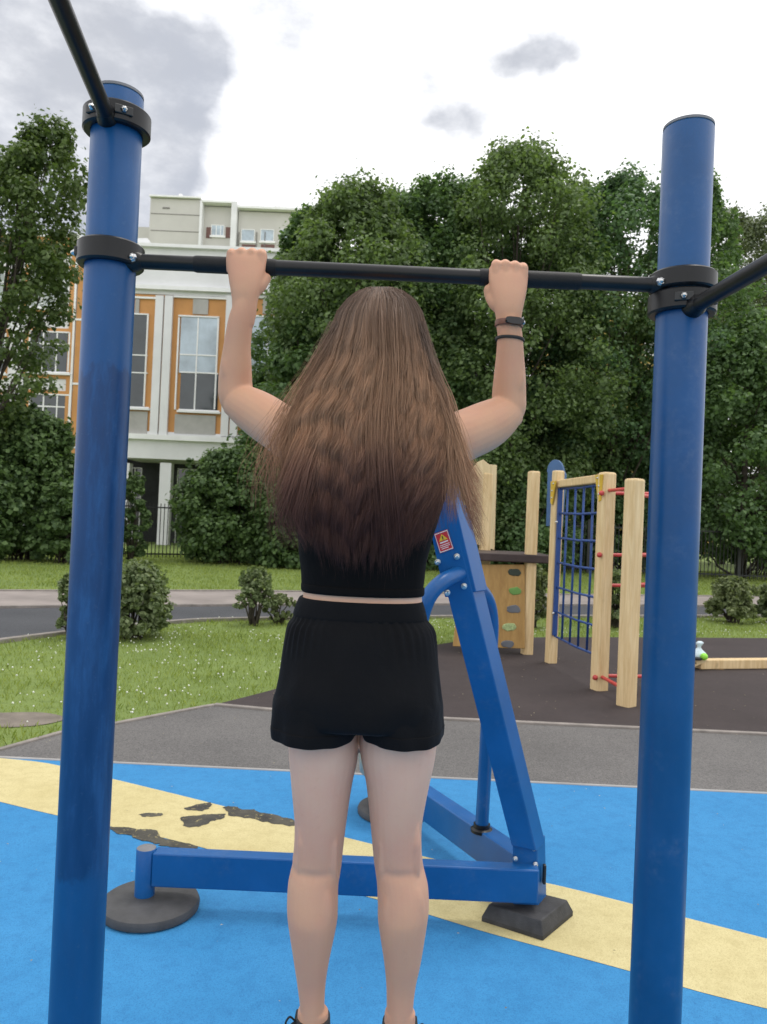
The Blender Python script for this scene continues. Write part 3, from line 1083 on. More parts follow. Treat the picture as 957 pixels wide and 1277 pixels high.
# shield-shaped panel on the left
Yq = g6.y - .06
shp = [(586, 676), (585, 600), (589, 585), (596, 576), (603, 573), (610, 579), (620, 580), (617, 686)]
b = MB(); b.prism([P(u, v, Yq) for u, v in shp], (0, .03, 0)); b.build('side_panel', M['ply_pale'], pg, bevel=.004)
# rear posts and blue arched panel
for u_, v_ in ((572, 790),):
    g = G(u_, v_)
    b = MB(); b.box((g.x, Yp + .95, z4 / 2), (.12, .12, z4), Matrix.Rotation(.1, 3, 'Z')); b.build('post', M['wood_pale'], pg, bevel=.014)
Ya = g4.y + .35
arc = [(681, 656), (683, 590)] + [(692.5 - 10.5 * math.cos(t), 590 - 17 * math.sin(t)) for t in np.linspace(.15, PI - .15, 9)] + [(705, 592), (700, 656)]
b = MB(); b.prism([P(u, v, Ya) for u, v in arc], (0.03, .03, 0)); b.build('arched_panel', M['arch_blue'], pg, bevel=.004)

# ------------------------------------------------------------------ low wooden beam and the toys on it
ge0 = G(872, 836); ge1 = G(957, 835)
gd = (ge1 - ge0); gd.z = 0; gd.normalize()
hz_ = P(900, 823, ge0.y).z
beam = thing('sandbox_beam', Vector((ge0.x, ge0.y, 0)), 'low pale wooden edging beam on the brown rubber behind the right post', 'wooden beam')
b = MB(); b.bar(at_h(ge0 - gd * .02, hz_ - .055), at_h(ge1 + gd * 1.9, hz_ - .055), .12, .11); b.build('plank', M['wood_pale'], beam, bevel=.012)
for t_ in (.25, 2.0, 2.7):
    q = ge0 + gd * t_
    b = MB(); b.box((q.x, q.y + .0, (hz_ - .11) / 2), (.1, .1, hz_ - .112)); b.build('foot_block', M['wood_end'], beam)
a0 = P(853, 838, ge0.y - .075); a1 = P(853, 823.5, ge0.y - .075); a2 = P(884, 823.5, ge0.y - .075)
b = MB(); b.prism([a0, a2, a1], (0, .012, 0)); b.build('corner_board', M['ply_pale'], beam)
b = MB(); b.ball(P(868, 827, ge0.y - .078), .009, 8, 6); b.build('screw', M['toy_black'], beam)
b = MB(); q = P(872, 820, ge0.y); b.box((P(858, 820, ge0.y).x, ge0.y, hz_ - .01), (.35, .10, .02)); b.build('end_plate', M['wood_end'], beam, bevel=.003)
q = P(868, 822, ge0.y)
b = MB(); rs = random.Random(3)
prof = [(.03, 0), (.085, .008), (.10, .035), (.085, .07), (.05, .10), (.022, .125), (.020, .145), (.04, .165), (.045, .185), (.02, .20)]
rings = []
for r, h in prof:
    rings.append([Vector((q.x + .015 + r * math.cos(2 * PI * k_ / 16) * (1 + rs.uniform(-.15, .15)) + h * .12, ge0.y + r * .7 * math.sin(2 * PI * k_ / 16), hz_ + .004 + h)) for k_ in range(16)])
b.loft(rings); bo = b.build('toy_bag', M['bag_white'], None, smooth=True, loc=(q.x, ge0.y, hz_))
tag(bo, 'small crumpled pale blue bag tied at the top, on the low wooden beam', 'bag')
q = P(877.5, 818, ge0.y - .07)
b = MB(); b.ball((q.x, ge0.y - .09, hz_ + .043), .041, 18, 12); bo = b.build('toy_ball', M['ball_green'], None, smooth=True, loc=(q.x, ge0.y - .09, hz_))
tag(bo, 'lime green ball lying beside the pale blue bag on the wooden beam', 'ball')
q = P(866, 819, ge0.y - .08)
b = MB(); b.loft([[Vector((q.x + a * .075 * s_, ge0.y - .10 + c_ * .022 * s_, hz_ + h)) for a, c_ in ((-1, -.6), (-.6, -1), (.6, -1), (1, -.6), (1, .6), (.6, 1), (-.6, 1), (-1, .6))] for s_, h in ((.9, .002), (1, .012), (1, .028), (.8, .036))])
bo = b.build('toy_car', M['toy_black'], None, smooth=40, loc=(q.x, ge0.y - .1, hz_))
tag(bo, 'small flat black toy beside the lime green ball on the wooden beam', 'toy')
# ------------------------------------------------------------------ buildings
M['b_white'] = simple('b_white', (0.74, 0.74, 0.75), 0.8, 0.08, .6, 0.2, 12)
M['b_trim'] = simple('b_trim', (0.82, 0.82, 0.82), 0.7, 0.06, 1.5)
M['b_orange'] = simple('b_orange', (0.55, 0.27, 0.095), 0.8, 0.10, 1.2, 0.2, 12)
M['b_grey'] = simple('b_grey', (0.40, 0.39, 0.37), 0.8, 0.10, 2.0)
M['b_dark'] = simple('b_dark', (0.035, 0.037, 0.04), 0.8, 0.3, 2.0)
M['b_panel'] = simple('b_panel', (0.53, 0.515, 0.485), 0.85, 0.06, .25)
M['b_seam'] = simple('b_seam', (0.20, 0.19, 0.18), 0.9, 0.1)
M['b_brown'] = simple('b_brown', (0.16, 0.085, 0.075), 0.8, 0.15)
M['b_yellow'] = simple('b_yellow', (0.62, 0.42, 0.13), 0.8, 0.10, .5)
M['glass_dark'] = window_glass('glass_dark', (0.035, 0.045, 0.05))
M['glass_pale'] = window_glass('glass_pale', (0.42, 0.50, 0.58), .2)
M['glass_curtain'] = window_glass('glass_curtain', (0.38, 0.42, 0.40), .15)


def rect(u0, v0, u1, v1, Y):
    c = P((u0 + u1) / 2, (v0 + v1) / 2, Y); top = P((u0 + u1) / 2, v0, Y)
    return top.x if v1 - v0 > 100 else c.x, c.z, (u1 - u0) * Y / FOC, (v1 - v0) * Y / FOC


def slab(b, r, Y, depth, out=0.0):
    """block seen as the pixel rectangle r at distance Y; its face stands 'out' proud of Y"""
    x, z, w_, h_ = rect(*r, Y)
    b.box((x, Y - out + depth / 2, z), (w_, depth, h_))


def part(name, mat, root, rects, Y, depth, out=0.0):
    for r in rects:
        b = MB(); slab(b, r, Y, depth, out); o = b.build(name, mat, root)
    return o


def window(root, r, Y, fr, mull_v=(), mull_h=(), glass='glass_dark', upper=None, split=None):
    """frame with bars, panes set back inside it; in a wall whose face is at Y"""
    u0, v0, u1, v1 = r
    b = MB(); D = .10
    for q in ((u0, v0, u1, v0 + fr), (u0, v1 - fr, u1, v1), (u0, v0 + fr, u0 + fr, v1 - fr), (u1 - fr, v0 + fr, u1, v1 - fr)):
        slab(b, q, Y, D, .06)
    for u in mull_v: slab(b, (u - fr * .45, v0 + fr, u + fr * .45, v1 - fr), Y, D, .04)
    for v in mull_h: slab(b, (u0 + fr, v - fr * .45, u1 - fr, v + fr * .45), Y, D, .045)
    f = b.build('window', M['b_trim'], root)
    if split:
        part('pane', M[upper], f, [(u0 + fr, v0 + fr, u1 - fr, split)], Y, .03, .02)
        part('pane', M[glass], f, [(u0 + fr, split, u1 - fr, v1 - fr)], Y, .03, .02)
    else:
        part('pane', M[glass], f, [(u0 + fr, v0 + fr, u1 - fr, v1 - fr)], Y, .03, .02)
    b = MB(); slab(b, (u0 - 1.5, v1, u1 + 1.5, v1 + 2.4), Y, .2, .16)
    b.build('sill', M['b_trim'], f)
    return f


# school: facade with tall windows over an open ground floor
YS = 36.0
sc0 = P(250, 640, YS)
school = thing('school_building', Vector((sc0.x, YS, 0)), 'white and orange school block with tall windows over a dark open ground floor', 'school')
part('wall', M['b_white'], school, [(150, 313, 470, 372), (150, 543, 470, 577)], YS, 7.0)
part('wall', M['b_orange'], school, [(150, 372, 470, 543)], YS, 6.9, -.04)
part('back_wall', M['b_dark'], school, [(120, 577, 470, 705)], YS + 3.2, .4)
part('cornice', M['b_trim'], school, [(150, 362, 470, 367), (150, 547, 470, 553.5), (150, 310, 470, 314)], YS, .5, .22)
pil = [(150, 158), (195.5, 217), (283.5, 304), (370, 391)]
for u0, u1 in pil:
    part('pilaster', M['b_white'], school, [(u0, 369, (u0 + u1) / 2 - .9, 545), ((u0 + u1) / 2 + .9, 369, u1, 545)], YS, .4, .14)
    part('column', M['b_white'], school, [((u0 + u1) / 2 - 7, 577, (u0 + u1) / 2 + 7, 706)], YS, .5, -.1)
for k_, (a, c_) in enumerate(((158, 195.5), (217, 283.5), (304, 370), (391, 457))):
    o_ = 6 if k_ else -2
    if k_ == 0:
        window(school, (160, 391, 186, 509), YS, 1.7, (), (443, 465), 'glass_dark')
        part('panel', M['b_grey'], school, [(160, 513, 184, 541), (169, 373, 174, 391)], YS, .12, .03)
    else:
        window(school, (a + 6, 394, a + 57, 513), YS, 1.9, (a + 31,), (443, 465), 'glass_dark', 'glass_pale', 466)  # pale upper panes paint in the sky reflection, dark lower ones the trees
        part('panel', M['b_grey'], school, [(a + 1, 517.5, a + 52, 541.5), (a + 24, 373, a + 43, 392)], YS, .12, .03)
    part('surround', M['b_trim'], school, [(a, 370, c_, 372.5)], YS, .12, .06)
# small parapet gable and rooftop upstand
b = MB(); b.prism([P(u, v, YS + .8) for u, v in ((150, 314), (150, 297), (184, 297), (198, 314))], (0, .35, 0)); b.build('parapet', M['b_white'], school)
for r in ((160, 583, 178, 690), (222, 585, 262, 690)):
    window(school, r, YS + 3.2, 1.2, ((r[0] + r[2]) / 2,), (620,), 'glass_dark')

# school wing on the left, all orange bands and three rows of windows
YW = 37.2
swg = P(40, 640, YW)
wing = thing('school_wing', Vector((swg.x, YW, 0)), 'orange and white banded school wing half hidden by the leftmost tree', 'school wing')
part('wall', M['b_white'], wing, [(-260, 312, 152, 700)], YW, 8.0)
part('band', M['b_orange'], wing, [(-260, 291, 152, 312)], YW, 7.9, .02)
part('roof_edge', M['b_trim'], wing, [(-262, 288.5, 154, 291)], YW, 8.1, .12)
for v0, v1 in ((331, 392), (409, 472), (487, 551), (566, 628)):
    part('surround', M['b_orange'], wing, [(u0 - 9, v0, u0 + 50.5, v1) for u0 in (-200, -120, -40, 40)], YW, .15, .05)
    for u0 in (-200, -120, -40, 40):
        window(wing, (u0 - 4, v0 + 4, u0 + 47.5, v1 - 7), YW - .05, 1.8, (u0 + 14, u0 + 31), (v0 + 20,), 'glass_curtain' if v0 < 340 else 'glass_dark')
part('pilaster', M['b_orange'], wing, [(91.5, 312.5, 97.5, 700), (100.5, 312.5, 112, 700)], YW, .3, .1)
part('joint', M['b_trim'], wing, [(97.7, 291, 100.3, 700), (91, 398, 112, 400.5), (91, 478, 112, 480.5), (91, 557, 112, 559.5)], YW, .3, .13)

# apartment tower far behind
YT2 = 112.0
tp = P(270, 640, YT2)
tower = thing('apartment_tower', Vector((tp.x, YT2, 0)), 'tall beige panel apartment block rising above the school roof far behind', 'apartment block')
part('wall', M['b_panel'], tower, [(188, 247, 251.5, 720)], YT2, 14)
part('wall', M['b_panel'], tower, [(130, 281, 188, 720)], YT2 + 2, 12)
part('wall', M['b_panel'], tower, [(253, 254, 290, 720)], YT2, 13, -.8)
part('wall', M['b_panel'], tower, [(297, 263, 420, 720)], YT2, 13, -.5)
part('pillar', M['b_white'], tower, [(290, 251, 297, 720), (250.8, 250, 254, 720)], YT2, 13, .4)
part('roof_edge', M['b_trim'], tower, [(187.5, 245.5, 252, 247.5), (253, 251.5, 290, 254), (297, 260, 420, 263)], YT2, 13, .5)
part('panel_seam', M['b_seam'], tower, [(188, 267, 250, 267.8), (188, 288, 250, 288.8), (188, 309, 250, 309.8), (248.5, 262, 250.3, 330)], YT2, .3, .05)
part('roof_vent', M['b_seam'], tower, [(203, 258.5, 212, 260.5)], YT2, .3, .06)
part('roof_vent', M['b_white'], tower, [(223, 241.5, 227, 246)], YT2 + 2, 1)
part('roof_vent', M['b_white'], tower, [(342, 256, 350, 261)], YT2 + 2, 1)
for i in range(7):
    v = 281 + i * 26
    part('brown_panel', M['b_brown'], tower, [(256, v, 263, v + 13.5), (280.5, v, 288, v + 13.5)], YT2, .5, -.7)
    window(tower, (263.5, v - .5, 280, v + 13), YT2 + .75, .9, (270, 275.5), (), 'glass_pale')
    for u in (301, 325, 349):
        window(tower, (u, v + 5, u + 17, v + 20), YT2 + .45, .8, (), (), 'glass_pale')
        part('brown_panel', M['b_brown'], tower, [(u, v + 22.6, u + 17, v + 29)], YT2, .4, -.4)
part('pillar', M['b_seam'], tower, [(297.3, 287, 298.2, 700), (319.5, 287, 320.4, 700), (330, 287, 330.9, 700)], YT2, .4, -.3)

# yellow house glimpsed through the right trees
YY = 62.0
yp = P(790, 640, YY)
yh = thing('yellow_building', Vector((yp.x, YY, 0)), 'yellow building glimpsed through the gaps of the trees behind the net', 'building')
part('wall', M['b_yellow'], yh, [(690, 395, 900, 720)], YY, 9)
part('roof', M['b_brown'], yh, [(686, 388, 904, 395)], YY, 10, .4)
for v in (410, 462, 514, 566, 618):
    for u in (712, 758, 804, 850):
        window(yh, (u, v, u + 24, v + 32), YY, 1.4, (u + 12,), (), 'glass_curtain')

# ------------------------------------------------------------------ railing fence at the far edge of the lawn
M['fence_dark'] = simple('fence_dark', (0.022, 0.024, 0.024), 0.6, 0.3, 8)
FA = G(60, 697); FB = G(400, 699); FC = G(640, 711); FD = G(990, 727)
FA = FA + (FA - FB).normalized() * 8
FD = FD + (FD - FC).normalized() * 6


def rail_fence(a, c_, label, hgt=1.85):
    t = thing('railing_fence', Vector((a.x, a.y, 0)), label, 'fence')
    d = c_ - a; d.z = 0; L = d.length; d.normalize()
    npan = max(1, round(L / 2.6))
    for i in range(npan + 1):
        q = a + d * (L * i / npan)
        b = MB(); b.box((q.x, q.y, hgt / 2 + .04), (.11, .11, hgt + .08)); b.build('fence_post', M['fence_dark'], t)
    for i in range(npan):
        q0 = a + d * (L * i / npan + .07); q1 = a + d * (L * (i + 1) / npan - .07)
        b = MB()
        for z in (.18, hgt - .16): b.bar(at_h(q0, z), at_h(q1, z), .03, .045)
        nb = 19
        for k_ in range(nb):
            q = q0.lerp(q1, (k_ + .5) / nb); b.box((q.x, q.y, hgt / 2 + .02), (.022, .022, hgt - .1))
        b.build('railing', M['fence_dark'], t)
    return t


rail_fence(FA, FB, 'dark metal railing fence under the bushes in front of the white school')
rail_fence(FC, FD, 'dark metal railing fence in the shade beneath the right trees')

# ------------------------------------------------------------------ trees and shrubs
M['bark'] = simple('bark', (0.060, 0.048, 0.038), 0.9, 0.35, 8, 0.7, 30)
M['leaf_maple'] = leaf_mat('leaf_maple', (0.054, 0.102, 0.043), (0.162, 0.255, 0.105), .42)
M['leaf_maple_warm'] = leaf_mat('leaf_maple_warm', (0.066, 0.105, 0.042), (0.185, 0.262, 0.105), .42)
M['leaf_maple_deep'] = leaf_mat('leaf_maple_deep', (0.045, 0.092, 0.046), (0.140, 0.235, 0.108), .42)
M['leaf_light'] = leaf_mat('leaf_light', (0.050, 0.088, 0.026), (0.135, 0.19, 0.065), .35)
M['leaf_pale'] = leaf_mat('leaf_pale', (0.060, 0.085, 0.045), (0.17, 0.205, 0.11), .30)
M['leaf_bush'] = leaf_mat('leaf_bush', (0.042, 0.082, 0.030), (0.140, 0.22, 0.075), .32)
M['leaf_shrub'] = leaf_mat('leaf_shrub', (0.085, 0.125, 0.050), (0.235, 0.285, 0.14), .32)
M['leaf_dry'] = leaf_mat('leaf_dry', (0.090, 0.120, 0.048), (0.24, 0.28, 0.13), .32)


def leaves(centers, radii, counts, size, seed, up=0.5, flat=0.75, droop=0.0):
    """folded leaf faces gathered in clumps"""
    r = np.random.default_rng(seed)
    V = []
    for c, rad, k in zip(centers, radii, counts):
        d = r.normal(0, 1, (k, 3)); d /= np.linalg.norm(d, axis=1)[:, None]
        rr = rad * r.uniform(0.25, 1.0, k) ** 0.6 * np.where(r.uniform(0, 1, k) < .16, r.uniform(1.0, 1.75, k), 1.0)
        pos = np.asarray(c)[None] + d * rr[:, None] * np.array([1, 1, flat])
        nrm = d * 0.7 + np.array([0, 0, up]) + r.normal(0, .45, (k, 3))
        nrm /= np.linalg.norm(nrm, axis=1)[:, None]
        t = r.normal(0, 1, (k, 3)) + np.array([0, 0, -droop]); t -= nrm * (t * nrm).sum(1)[:, None]
        t /= np.linalg.norm(t, axis=1)[:, None] + 1e-6
        s = np.cross(nrm, t)
        L = size * r.uniform(.6, 1.25, k)[:, None]; Wd = L * .42
        a = pos - t * L * .5; b_ = pos + t * L * .5
        l_ = pos + s * Wd + nrm * L * .10 - t * L * .08; q = pos - s * Wd + nrm * L * .10 - t * L * .08
        V.append(np.stack([a, l_, b_, q], 1))
    V = np.concatenate(V)
    return V.reshape(-1, 3), np.arange(len(V) * 4).reshape(-1, 4)


def make_tree(name, label, cat, base, H, R, zb, seed, leafm, leaf=0.17, clumps=230, per=190, group=None, spire=14, lean=(0, 0), trunk_r=.17, prof=1.0, rot=0.0, openness=.55):
    """tapered trunk with limbs reaching into leaf clumps"""
    rs = random.Random(seed)
    t = thing(name, Vector((base.x, base.y, 0)), label, cat, group)
    cs, rad, cnt = [], [], []
    for i in range(clumps):
        f = rs.uniform(0, 1)
        z = zb + (H - zb) * f
        # broad-shouldered profile, narrow at the top
        e = math.sin(PI * min(1, (f * .80 + .17))) ** .7 * prof
        e *= 1 + .35 * mnoise.noise(Vector((f * 3, seed, 0)))
        a = rs.uniform(0, 2 * PI)
        q = R * e * (rs.uniform(openness ** 2, 1)) ** .5
        q *= 1 + .28 * mnoise.noise(Vector((math.cos(a) * 1.3, math.sin(a) * 1.3, f * 4 + seed)))
        cs.append(Vector((base.x + lean[0] * f + math.cos(a) * q, base.y + lean[1] * f + math.sin(a) * q, z)))
        k = rs.uniform(.55, 1.15) * (.78 if f > .8 else 1)
        rad.append(R * .19 * k + .12); cnt.append(int(per * k * k))
    for i in range(int(spire * 1.6)):
        a = rs.uniform(0, 2 * PI); q = R * rs.uniform(.1, .75)
        zt_ = H - (q / R) ** 2 * (H - zb) * .42
        for j in range(5):
            cs.append(Vector((base.x + lean[0] + math.cos(a) * q, base.y + lean[1] + math.sin(a) * q, zt_ - .75 + j * .20)))
            rad.append(.30 - j * .045); cnt.append(int(per * (.20 - j * .033)))
    V, Q = leaves(cs, rad, cnt, leaf, seed)
    mesh_np('crown', V, Q, leafm, t)
    b = MB()
    top = Vector((base.x + lean[0] * .8, base.y + lean[1] * .8, zb + (H - zb) * .8))
    pts = []
    for i in range(8):
        f = i / 7
        p = Vector((base.x, base.y, -.1)).lerp(top, f)
        p += Vector((mnoise.noise(Vector((f * 3, seed, 1))), mnoise.noise(Vector((f * 3, seed, 5))), 0)) * .35 * f
        pts.append(p)
    b.tube(pts, [trunk_r * (1.35 if i == 0 else 1 - .11 * i) for i in range(8)], 10)
    for c in rs.sample(cs[:clumps], min(34, clumps)):
        f = max(.12, min(.9, (c.z - zb * .7) / (top.z) * .72))
        s_ = pts[int(f * 7)]
        mid = s_.lerp(c, .5) + Vector((rs.uniform(-.2, .2), rs.uniform(-.2, .2), rs.uniform(-.3, .1)))
        r0 = trunk_r * (.42 - .25 * f)
        b.tube([s_, mid, c], [r0, r0 * .6, r0 * .22], 6)
    b.build('trunk', M['bark'], t, smooth=True)
    return t


def tree_px(name, label, u, Y, vtop, R, zb, seed, leafm, **kw):
    b0 = P(u, 690, Y); b0.z = 0
    H = P(u, vtop, Y).z
    return make_tree(name, label, 'tree', Vector((b0.x, b0.y, 0)), H, R, zb, seed, leafm, group='broadleaf trees behind the fence', **kw)


tree_px('maple_tree', 'dense green maple whose crown stands just right of the beige tower', 428, 27.5, 232, 3.5, 1.0, 3, M['leaf_maple_warm'], clumps=420, per=250, spire=22, leaf=.15)
tree_px('maple_tree', 'round-topped green maple behind the woman, between two taller-spread maples', 525, 29.0, 222, 3.0, 1.5, 5, M['leaf_maple'], clumps=300, per=240, spire=20, leaf=.15)
tree_px('maple_tree', 'tallest green maple with upright tips, above the right hand of the woman', 630, 28.5, 186, 3.7, 1.3, 8, M['leaf_maple_warm'], clumps=400, per=240, spire=26, leaf=.15)
tree_px('maple_tree', 'looser green maple with gaps, between the tallest maple and the right blue post', 760, 30.0, 226, 3.7, 4.2, 12, M['leaf_maple_deep'], clumps=270, per=220, spire=22, openness=.4, leaf=.15)
tree_px('maple_tree', 'dark maple growing behind the right blue post', 850, 31.0, 225, 3.0, 1.6, 17, M['leaf_maple'], clumps=240, per=200, spire=16)
tree_px('maple_tree', 'narrow warm green maple filling the gap just left of the tallest maple', 480, 29.5, 240, 2.6, 2.0, 71, M['leaf_maple'], clumps=220, per=230, spire=16, leaf=.15)
tree_px('maple_tree', 'maple at the back showing between the tallest maple and the looser one', 700, 31.5, 226, 3.0, 3.0, 73, M['leaf_maple_warm'], clumps=250, per=220, spire=20, leaf=.15)
tree_px('maple_tree', 'deep green maple at the back, left of the tallest maple top', 572, 31.5, 232, 2.9, 3.0, 75, M['leaf_maple_deep'], clumps=230, per=220, spire=18, leaf=.15)
tree_px('ash_tree', 'pale thin tree cut by the right edge, behind the other pale tree', 1000, 41.0, 275, 3.6, 2.0, 81, M['leaf_pale'], clumps=280, per=150, spire=14, leaf=.16)
tree_px('ash_tree', 'pale thin tree just right of the right blue post, set far back', 900, 42.0, 268, 3.4, 2.0, 83, M['leaf_pale'], clumps=260, per=140, spire=14, leaf=.16)
tree_px('maple_tree', 'lowest maple of the row, in front of the beige tower right edge', 368, 28.6, 262, 1.7, 2.5, 77, M['leaf_maple'], clumps=170, per=200, spire=12, leaf=.15)
tree_px('ash_tree', 'fullest pale tree, midway between the right blue post and the picture edge', 950, 38.0, 262, 3.4, 2.0, 21, M['leaf_pale'], clumps=330, per=170, spire=16, leaf=.14)
tree_px('maple_tree', 'dark low-branched maple in front of the pale tree at the far right', 925, 29.0, 398, 3.2, .8, 25, M['leaf_maple'], clumps=260, per=200, spire=4)
tree_px('maple_tree', 'bushy dark young maple low behind the rope net', 690, 31.5, 480, 3.0, .4, 29, M['leaf_maple'], clumps=170, per=190, spire=4)
tree_px('maple_tree', 'bushy dark young maple low behind the shoulders of the woman', 560, 30.5, 480, 3.0, .3, 31, M['leaf_maple'], clumps=200, per=190, spire=4)
tree_px('maple_tree', 'small dark maple low beside the school facade, hidden behind the long hair', 372, 26.3, 395, 2.0, .3, 33, M['leaf_maple'], clumps=190, per=190, spire=4)
tree_px('linden_tree', 'tall light green tree at the left edge in front of the orange school wing', -58, 21.0, 150, 1.85, 3.0, 37, M['leaf_light'], clumps=210, per=150, spire=14, leaf=.14, openness=.3, lean=(2.1, 0))


def bush(name, label, cat, u, Y, vtop, R, seed, leafm, clumps=90, per=150, leaf=.11, group=None, stems=7, low=.12, ry=.75, fine=.20):
    rs = random.Random(seed)
    b0 = P(u, 690, Y); base = Vector((b0.x, b0.y, 0)); H = P(u, vtop, Y).z
    t = thing(name, base, label, cat, group)
    cs, rad, cnt = [], [], []
    for i in range(clumps):
        f = rs.uniform(low, 1) ** .8; a = rs.uniform(0, 2 * PI)
        e = (math.sin(PI * min(1, f * .72 + .22)) ** .6) * (1 + (.3 if fine > .17 else .75) * mnoise.noise(Vector((math.cos(a) * 1.2, math.sin(a) * 1.2 + f * 3, seed))))
        q = R * e * math.sqrt(rs.uniform(.2, 1)) * .85
        cs.append(Vector((base.x + math.cos(a) * q, base.y + math.sin(a) * q * ry, H * f * .93)))
        k = rs.uniform(.6, 1.2); rad.append(min(R, H) * fine * k); cnt.append(int(per * k * k))
    for i in range(10 if fine > .17 else 34):
        a = rs.uniform(0, 2 * PI); q = R * rs.uniform(.1, .95)
        for j in range(4):
            cs.append(Vector((base.x + math.cos(a) * q, base.y + math.sin(a) * q * ry, H * (.86 - .25 * (q / R) ** 2 + .05 * j)))); rad.append(min(R, H) * .07 * (1 - j * .15)); cnt.append(int(per * .10))
    V, Q = leaves(cs, rad, cnt, leaf, seed)
    mesh_np('foliage', V, Q, leafm, t)
    b = MB()
    for c in rs.sample(cs[:clumps], min(stems * 3, clumps)):
        s_ = base + Vector((rs.uniform(-.2, .2) * R, rs.uniform(-.2, .2) * R, -.03))
        mid = s_.lerp(c, .5) + Vector((0, 0, .1 * H))
        r0 = .012 + .008 * R
        b.tube([s_, mid, c], [r0, r0 * .7, r0 * .3], 6)
    b.build('stem', M['bark'], t, smooth=True)
    return t


GB = 'bushes along the railing fence'
bush('bush', 'large dark green bush at the left edge beneath the light green tree', 'bush', 30, 22.0, 505, 1.8, 41, M['leaf_bush'], 210, 190, .14, GB, 7, .04)
bush('bush', 'wide green bush with big leaves low at the far left edge', 'bush', -50, 21.0, 540, 1.8, 43, M['leaf_bush'], 150, 180, .17, GB, 7, .04)
bush('bush', 'low broad-leaved bush between the far left bush and the left blue post', 'bush', 80, 21.5, 595, 1.0, 45, M['leaf_bush'], 100, 170, .16, GB, 7, .04)
bush('bush', 'narrow bush just right of the left blue post, before the dark school entrance', 'bush', 163, 23.5, 590, .62, 47, M['leaf_bush'], 60, 130, .12, GB, 7, .04)
bush('bush', 'big arching bush overhanging the railing fence left of the long hair', 'bush', 287, 24.4, 556, 2.0, 49, M['leaf_bush'], 240, 180, .14, GB, 7, .05)
bush('bush', 'dense dark bush behind the waist of the woman', 'bush', 368, 23.8, 585, 1.7, 51, M['leaf_bush'], 170, 180, .15, GB, 7, .04)
bush('bush', 'dark bush low behind the leaning blue column', 'bush', 540, 26.0, 590, 2.0, 53, M['leaf_maple'], 150, 170, .15, GB, 7, .04)
bush('bush', 'dark shaded bush behind the wooden platform tower', 'bush', 650, 27.0, 580, 2.1, 55, M['leaf_maple'], 150, 170, .15, GB, 7, .04)
bush('bush', 'dark shaded bush behind the red rungs', 'bush', 770, 29.5, 600, 2.0, 57, M['leaf_maple'], 150, 170, .15, GB, 7, .04)
bush('bush', 'shaded bush behind the right railing fence at the right edge', 'bush', 955, 31.5, 610, 2.1, 59, M['leaf_maple'], 110, 150, .15, GB)

GS = 'small shrubs along the near edge of the road'
def shrub(label, u, vb, vtop, halfpx, seed, leafm, **kw):
    g = G(u, vb)
    return bush('shrub', label, 'shrub', u, g.y, vtop, halfpx * g.y / FOC, seed, leafm, group=GS, fine=.14, **kw)
shrub('wide grey-green shrub partly behind the left blue post', 172, 796, 700, 52, 61, M['leaf_shrub'], clumps=300, per=42, leaf=.06, low=.06, ry=1.0)
shrub('small pale shrub left of the left blue post', 92, 797, 716, 20, 62, M['leaf_shrub'], clumps=60, per=40, leaf=.06, ry=1.0)
shrub('slim upright shrub with bare lower stems beside the waist of the woman', 320, 780, 707, 25, 63, M['leaf_shrub'], clumps=110, per=34, leaf=.06, low=.25, ry=1.0)
shrub('dry sparse shrub between the slim shrub and the woman', 352, 778, 742, 20, 64, M['leaf_dry'], clumps=24, per=40, leaf=.06, low=.15, ry=1.0)
shrub('olive shrub seen through the climbing frame, behind the wooden posts', 668, 783, 705, 22, 65, M['leaf_dry'], clumps=120, per=45, leaf=.07, ry=1.0)
shrub('green shrub seen between the rope net and the red rungs', 772, 783, 712, 28, 66, M['leaf_shrub'], clumps=140, per=45, leaf=.07, ry=1.0)
shrub('rounded olive shrub just right of the right blue post', 916, 777, 720, 31, 67, M['leaf_dry'], clumps=200, per=55, leaf=.07, ry=1.0)
shrub('olive shrub cut off by the right edge of the picture', 966, 777, 728, 24, 68, M['leaf_shrub'], clumps=140, per=50, leaf=.07, ry=1.0)
# ------------------------------------------------------------------ the woman on the bar
# skin: freckled, tanned arms and calves, paler thighs
m = NT('skin')
geo = m.node('ShaderNodeNewGeometry')
sx = m.node('ShaderNodeSeparateXYZ'); m.link(geo.outputs['Position'], sx.inputs[0])
vec = m.coord('Object')
n1 = m.noise(vec, 9.0, 5, 0.6); n2 = m.noise(vec, 70.0, 4, 0.6)
zn = m.math('ADD', sx.outputs['Z'], m.math('MULTIPLY', m.math('SUBTRACT', n1, 0.5), 0.10))
zr = m.math('DIVIDE', zn, 2.2)
z_k = P(450, 1075, 1.66).z / 2.2; z_t = P(450, 960, 1.66).z / 2.2; z_s = P(450, 600, 1.66).z / 2.2
c = m.ramp(zr, [(0.0, (.53, .30, .195)), (z_k - .06, (.56, .32, .205)), (z_k + .01, (.54, .325, .228)), (z_t + .02, (.63, .42, .325)), (z_s, (.61, .39, .28)), (z_s + .06, (.57, .325, .208)), (1.0, (.57, .315, .205))])
c = m.mix(m.ramp(n1, [(0.40, 0.0), (0.72, 0.38)]), c, (.54, .25, .185))
c = m.mix(m.ramp(n2, [(0.58, 0.0), (0.80, 0.16)]), c, (.42, .22, .15))
m.link(c, m.b.inputs['Base Color'])
m.b.inputs['Roughness'].default_value = 0.58
m.b.inputs['Specular IOR Level'].default_value = 0.28
m.b.inputs['Subsurface Weight'].default_value = 0.12
m.b.inputs['Subsurface Radius'].default_value = (1.0, .35, .2)
m.b.inputs['Subsurface Scale'].default_value = 0.006
m.bump(m.noise(vec, 240.0, 3, 0.6), 0.10, 0.002)
M['skin'] = m.m


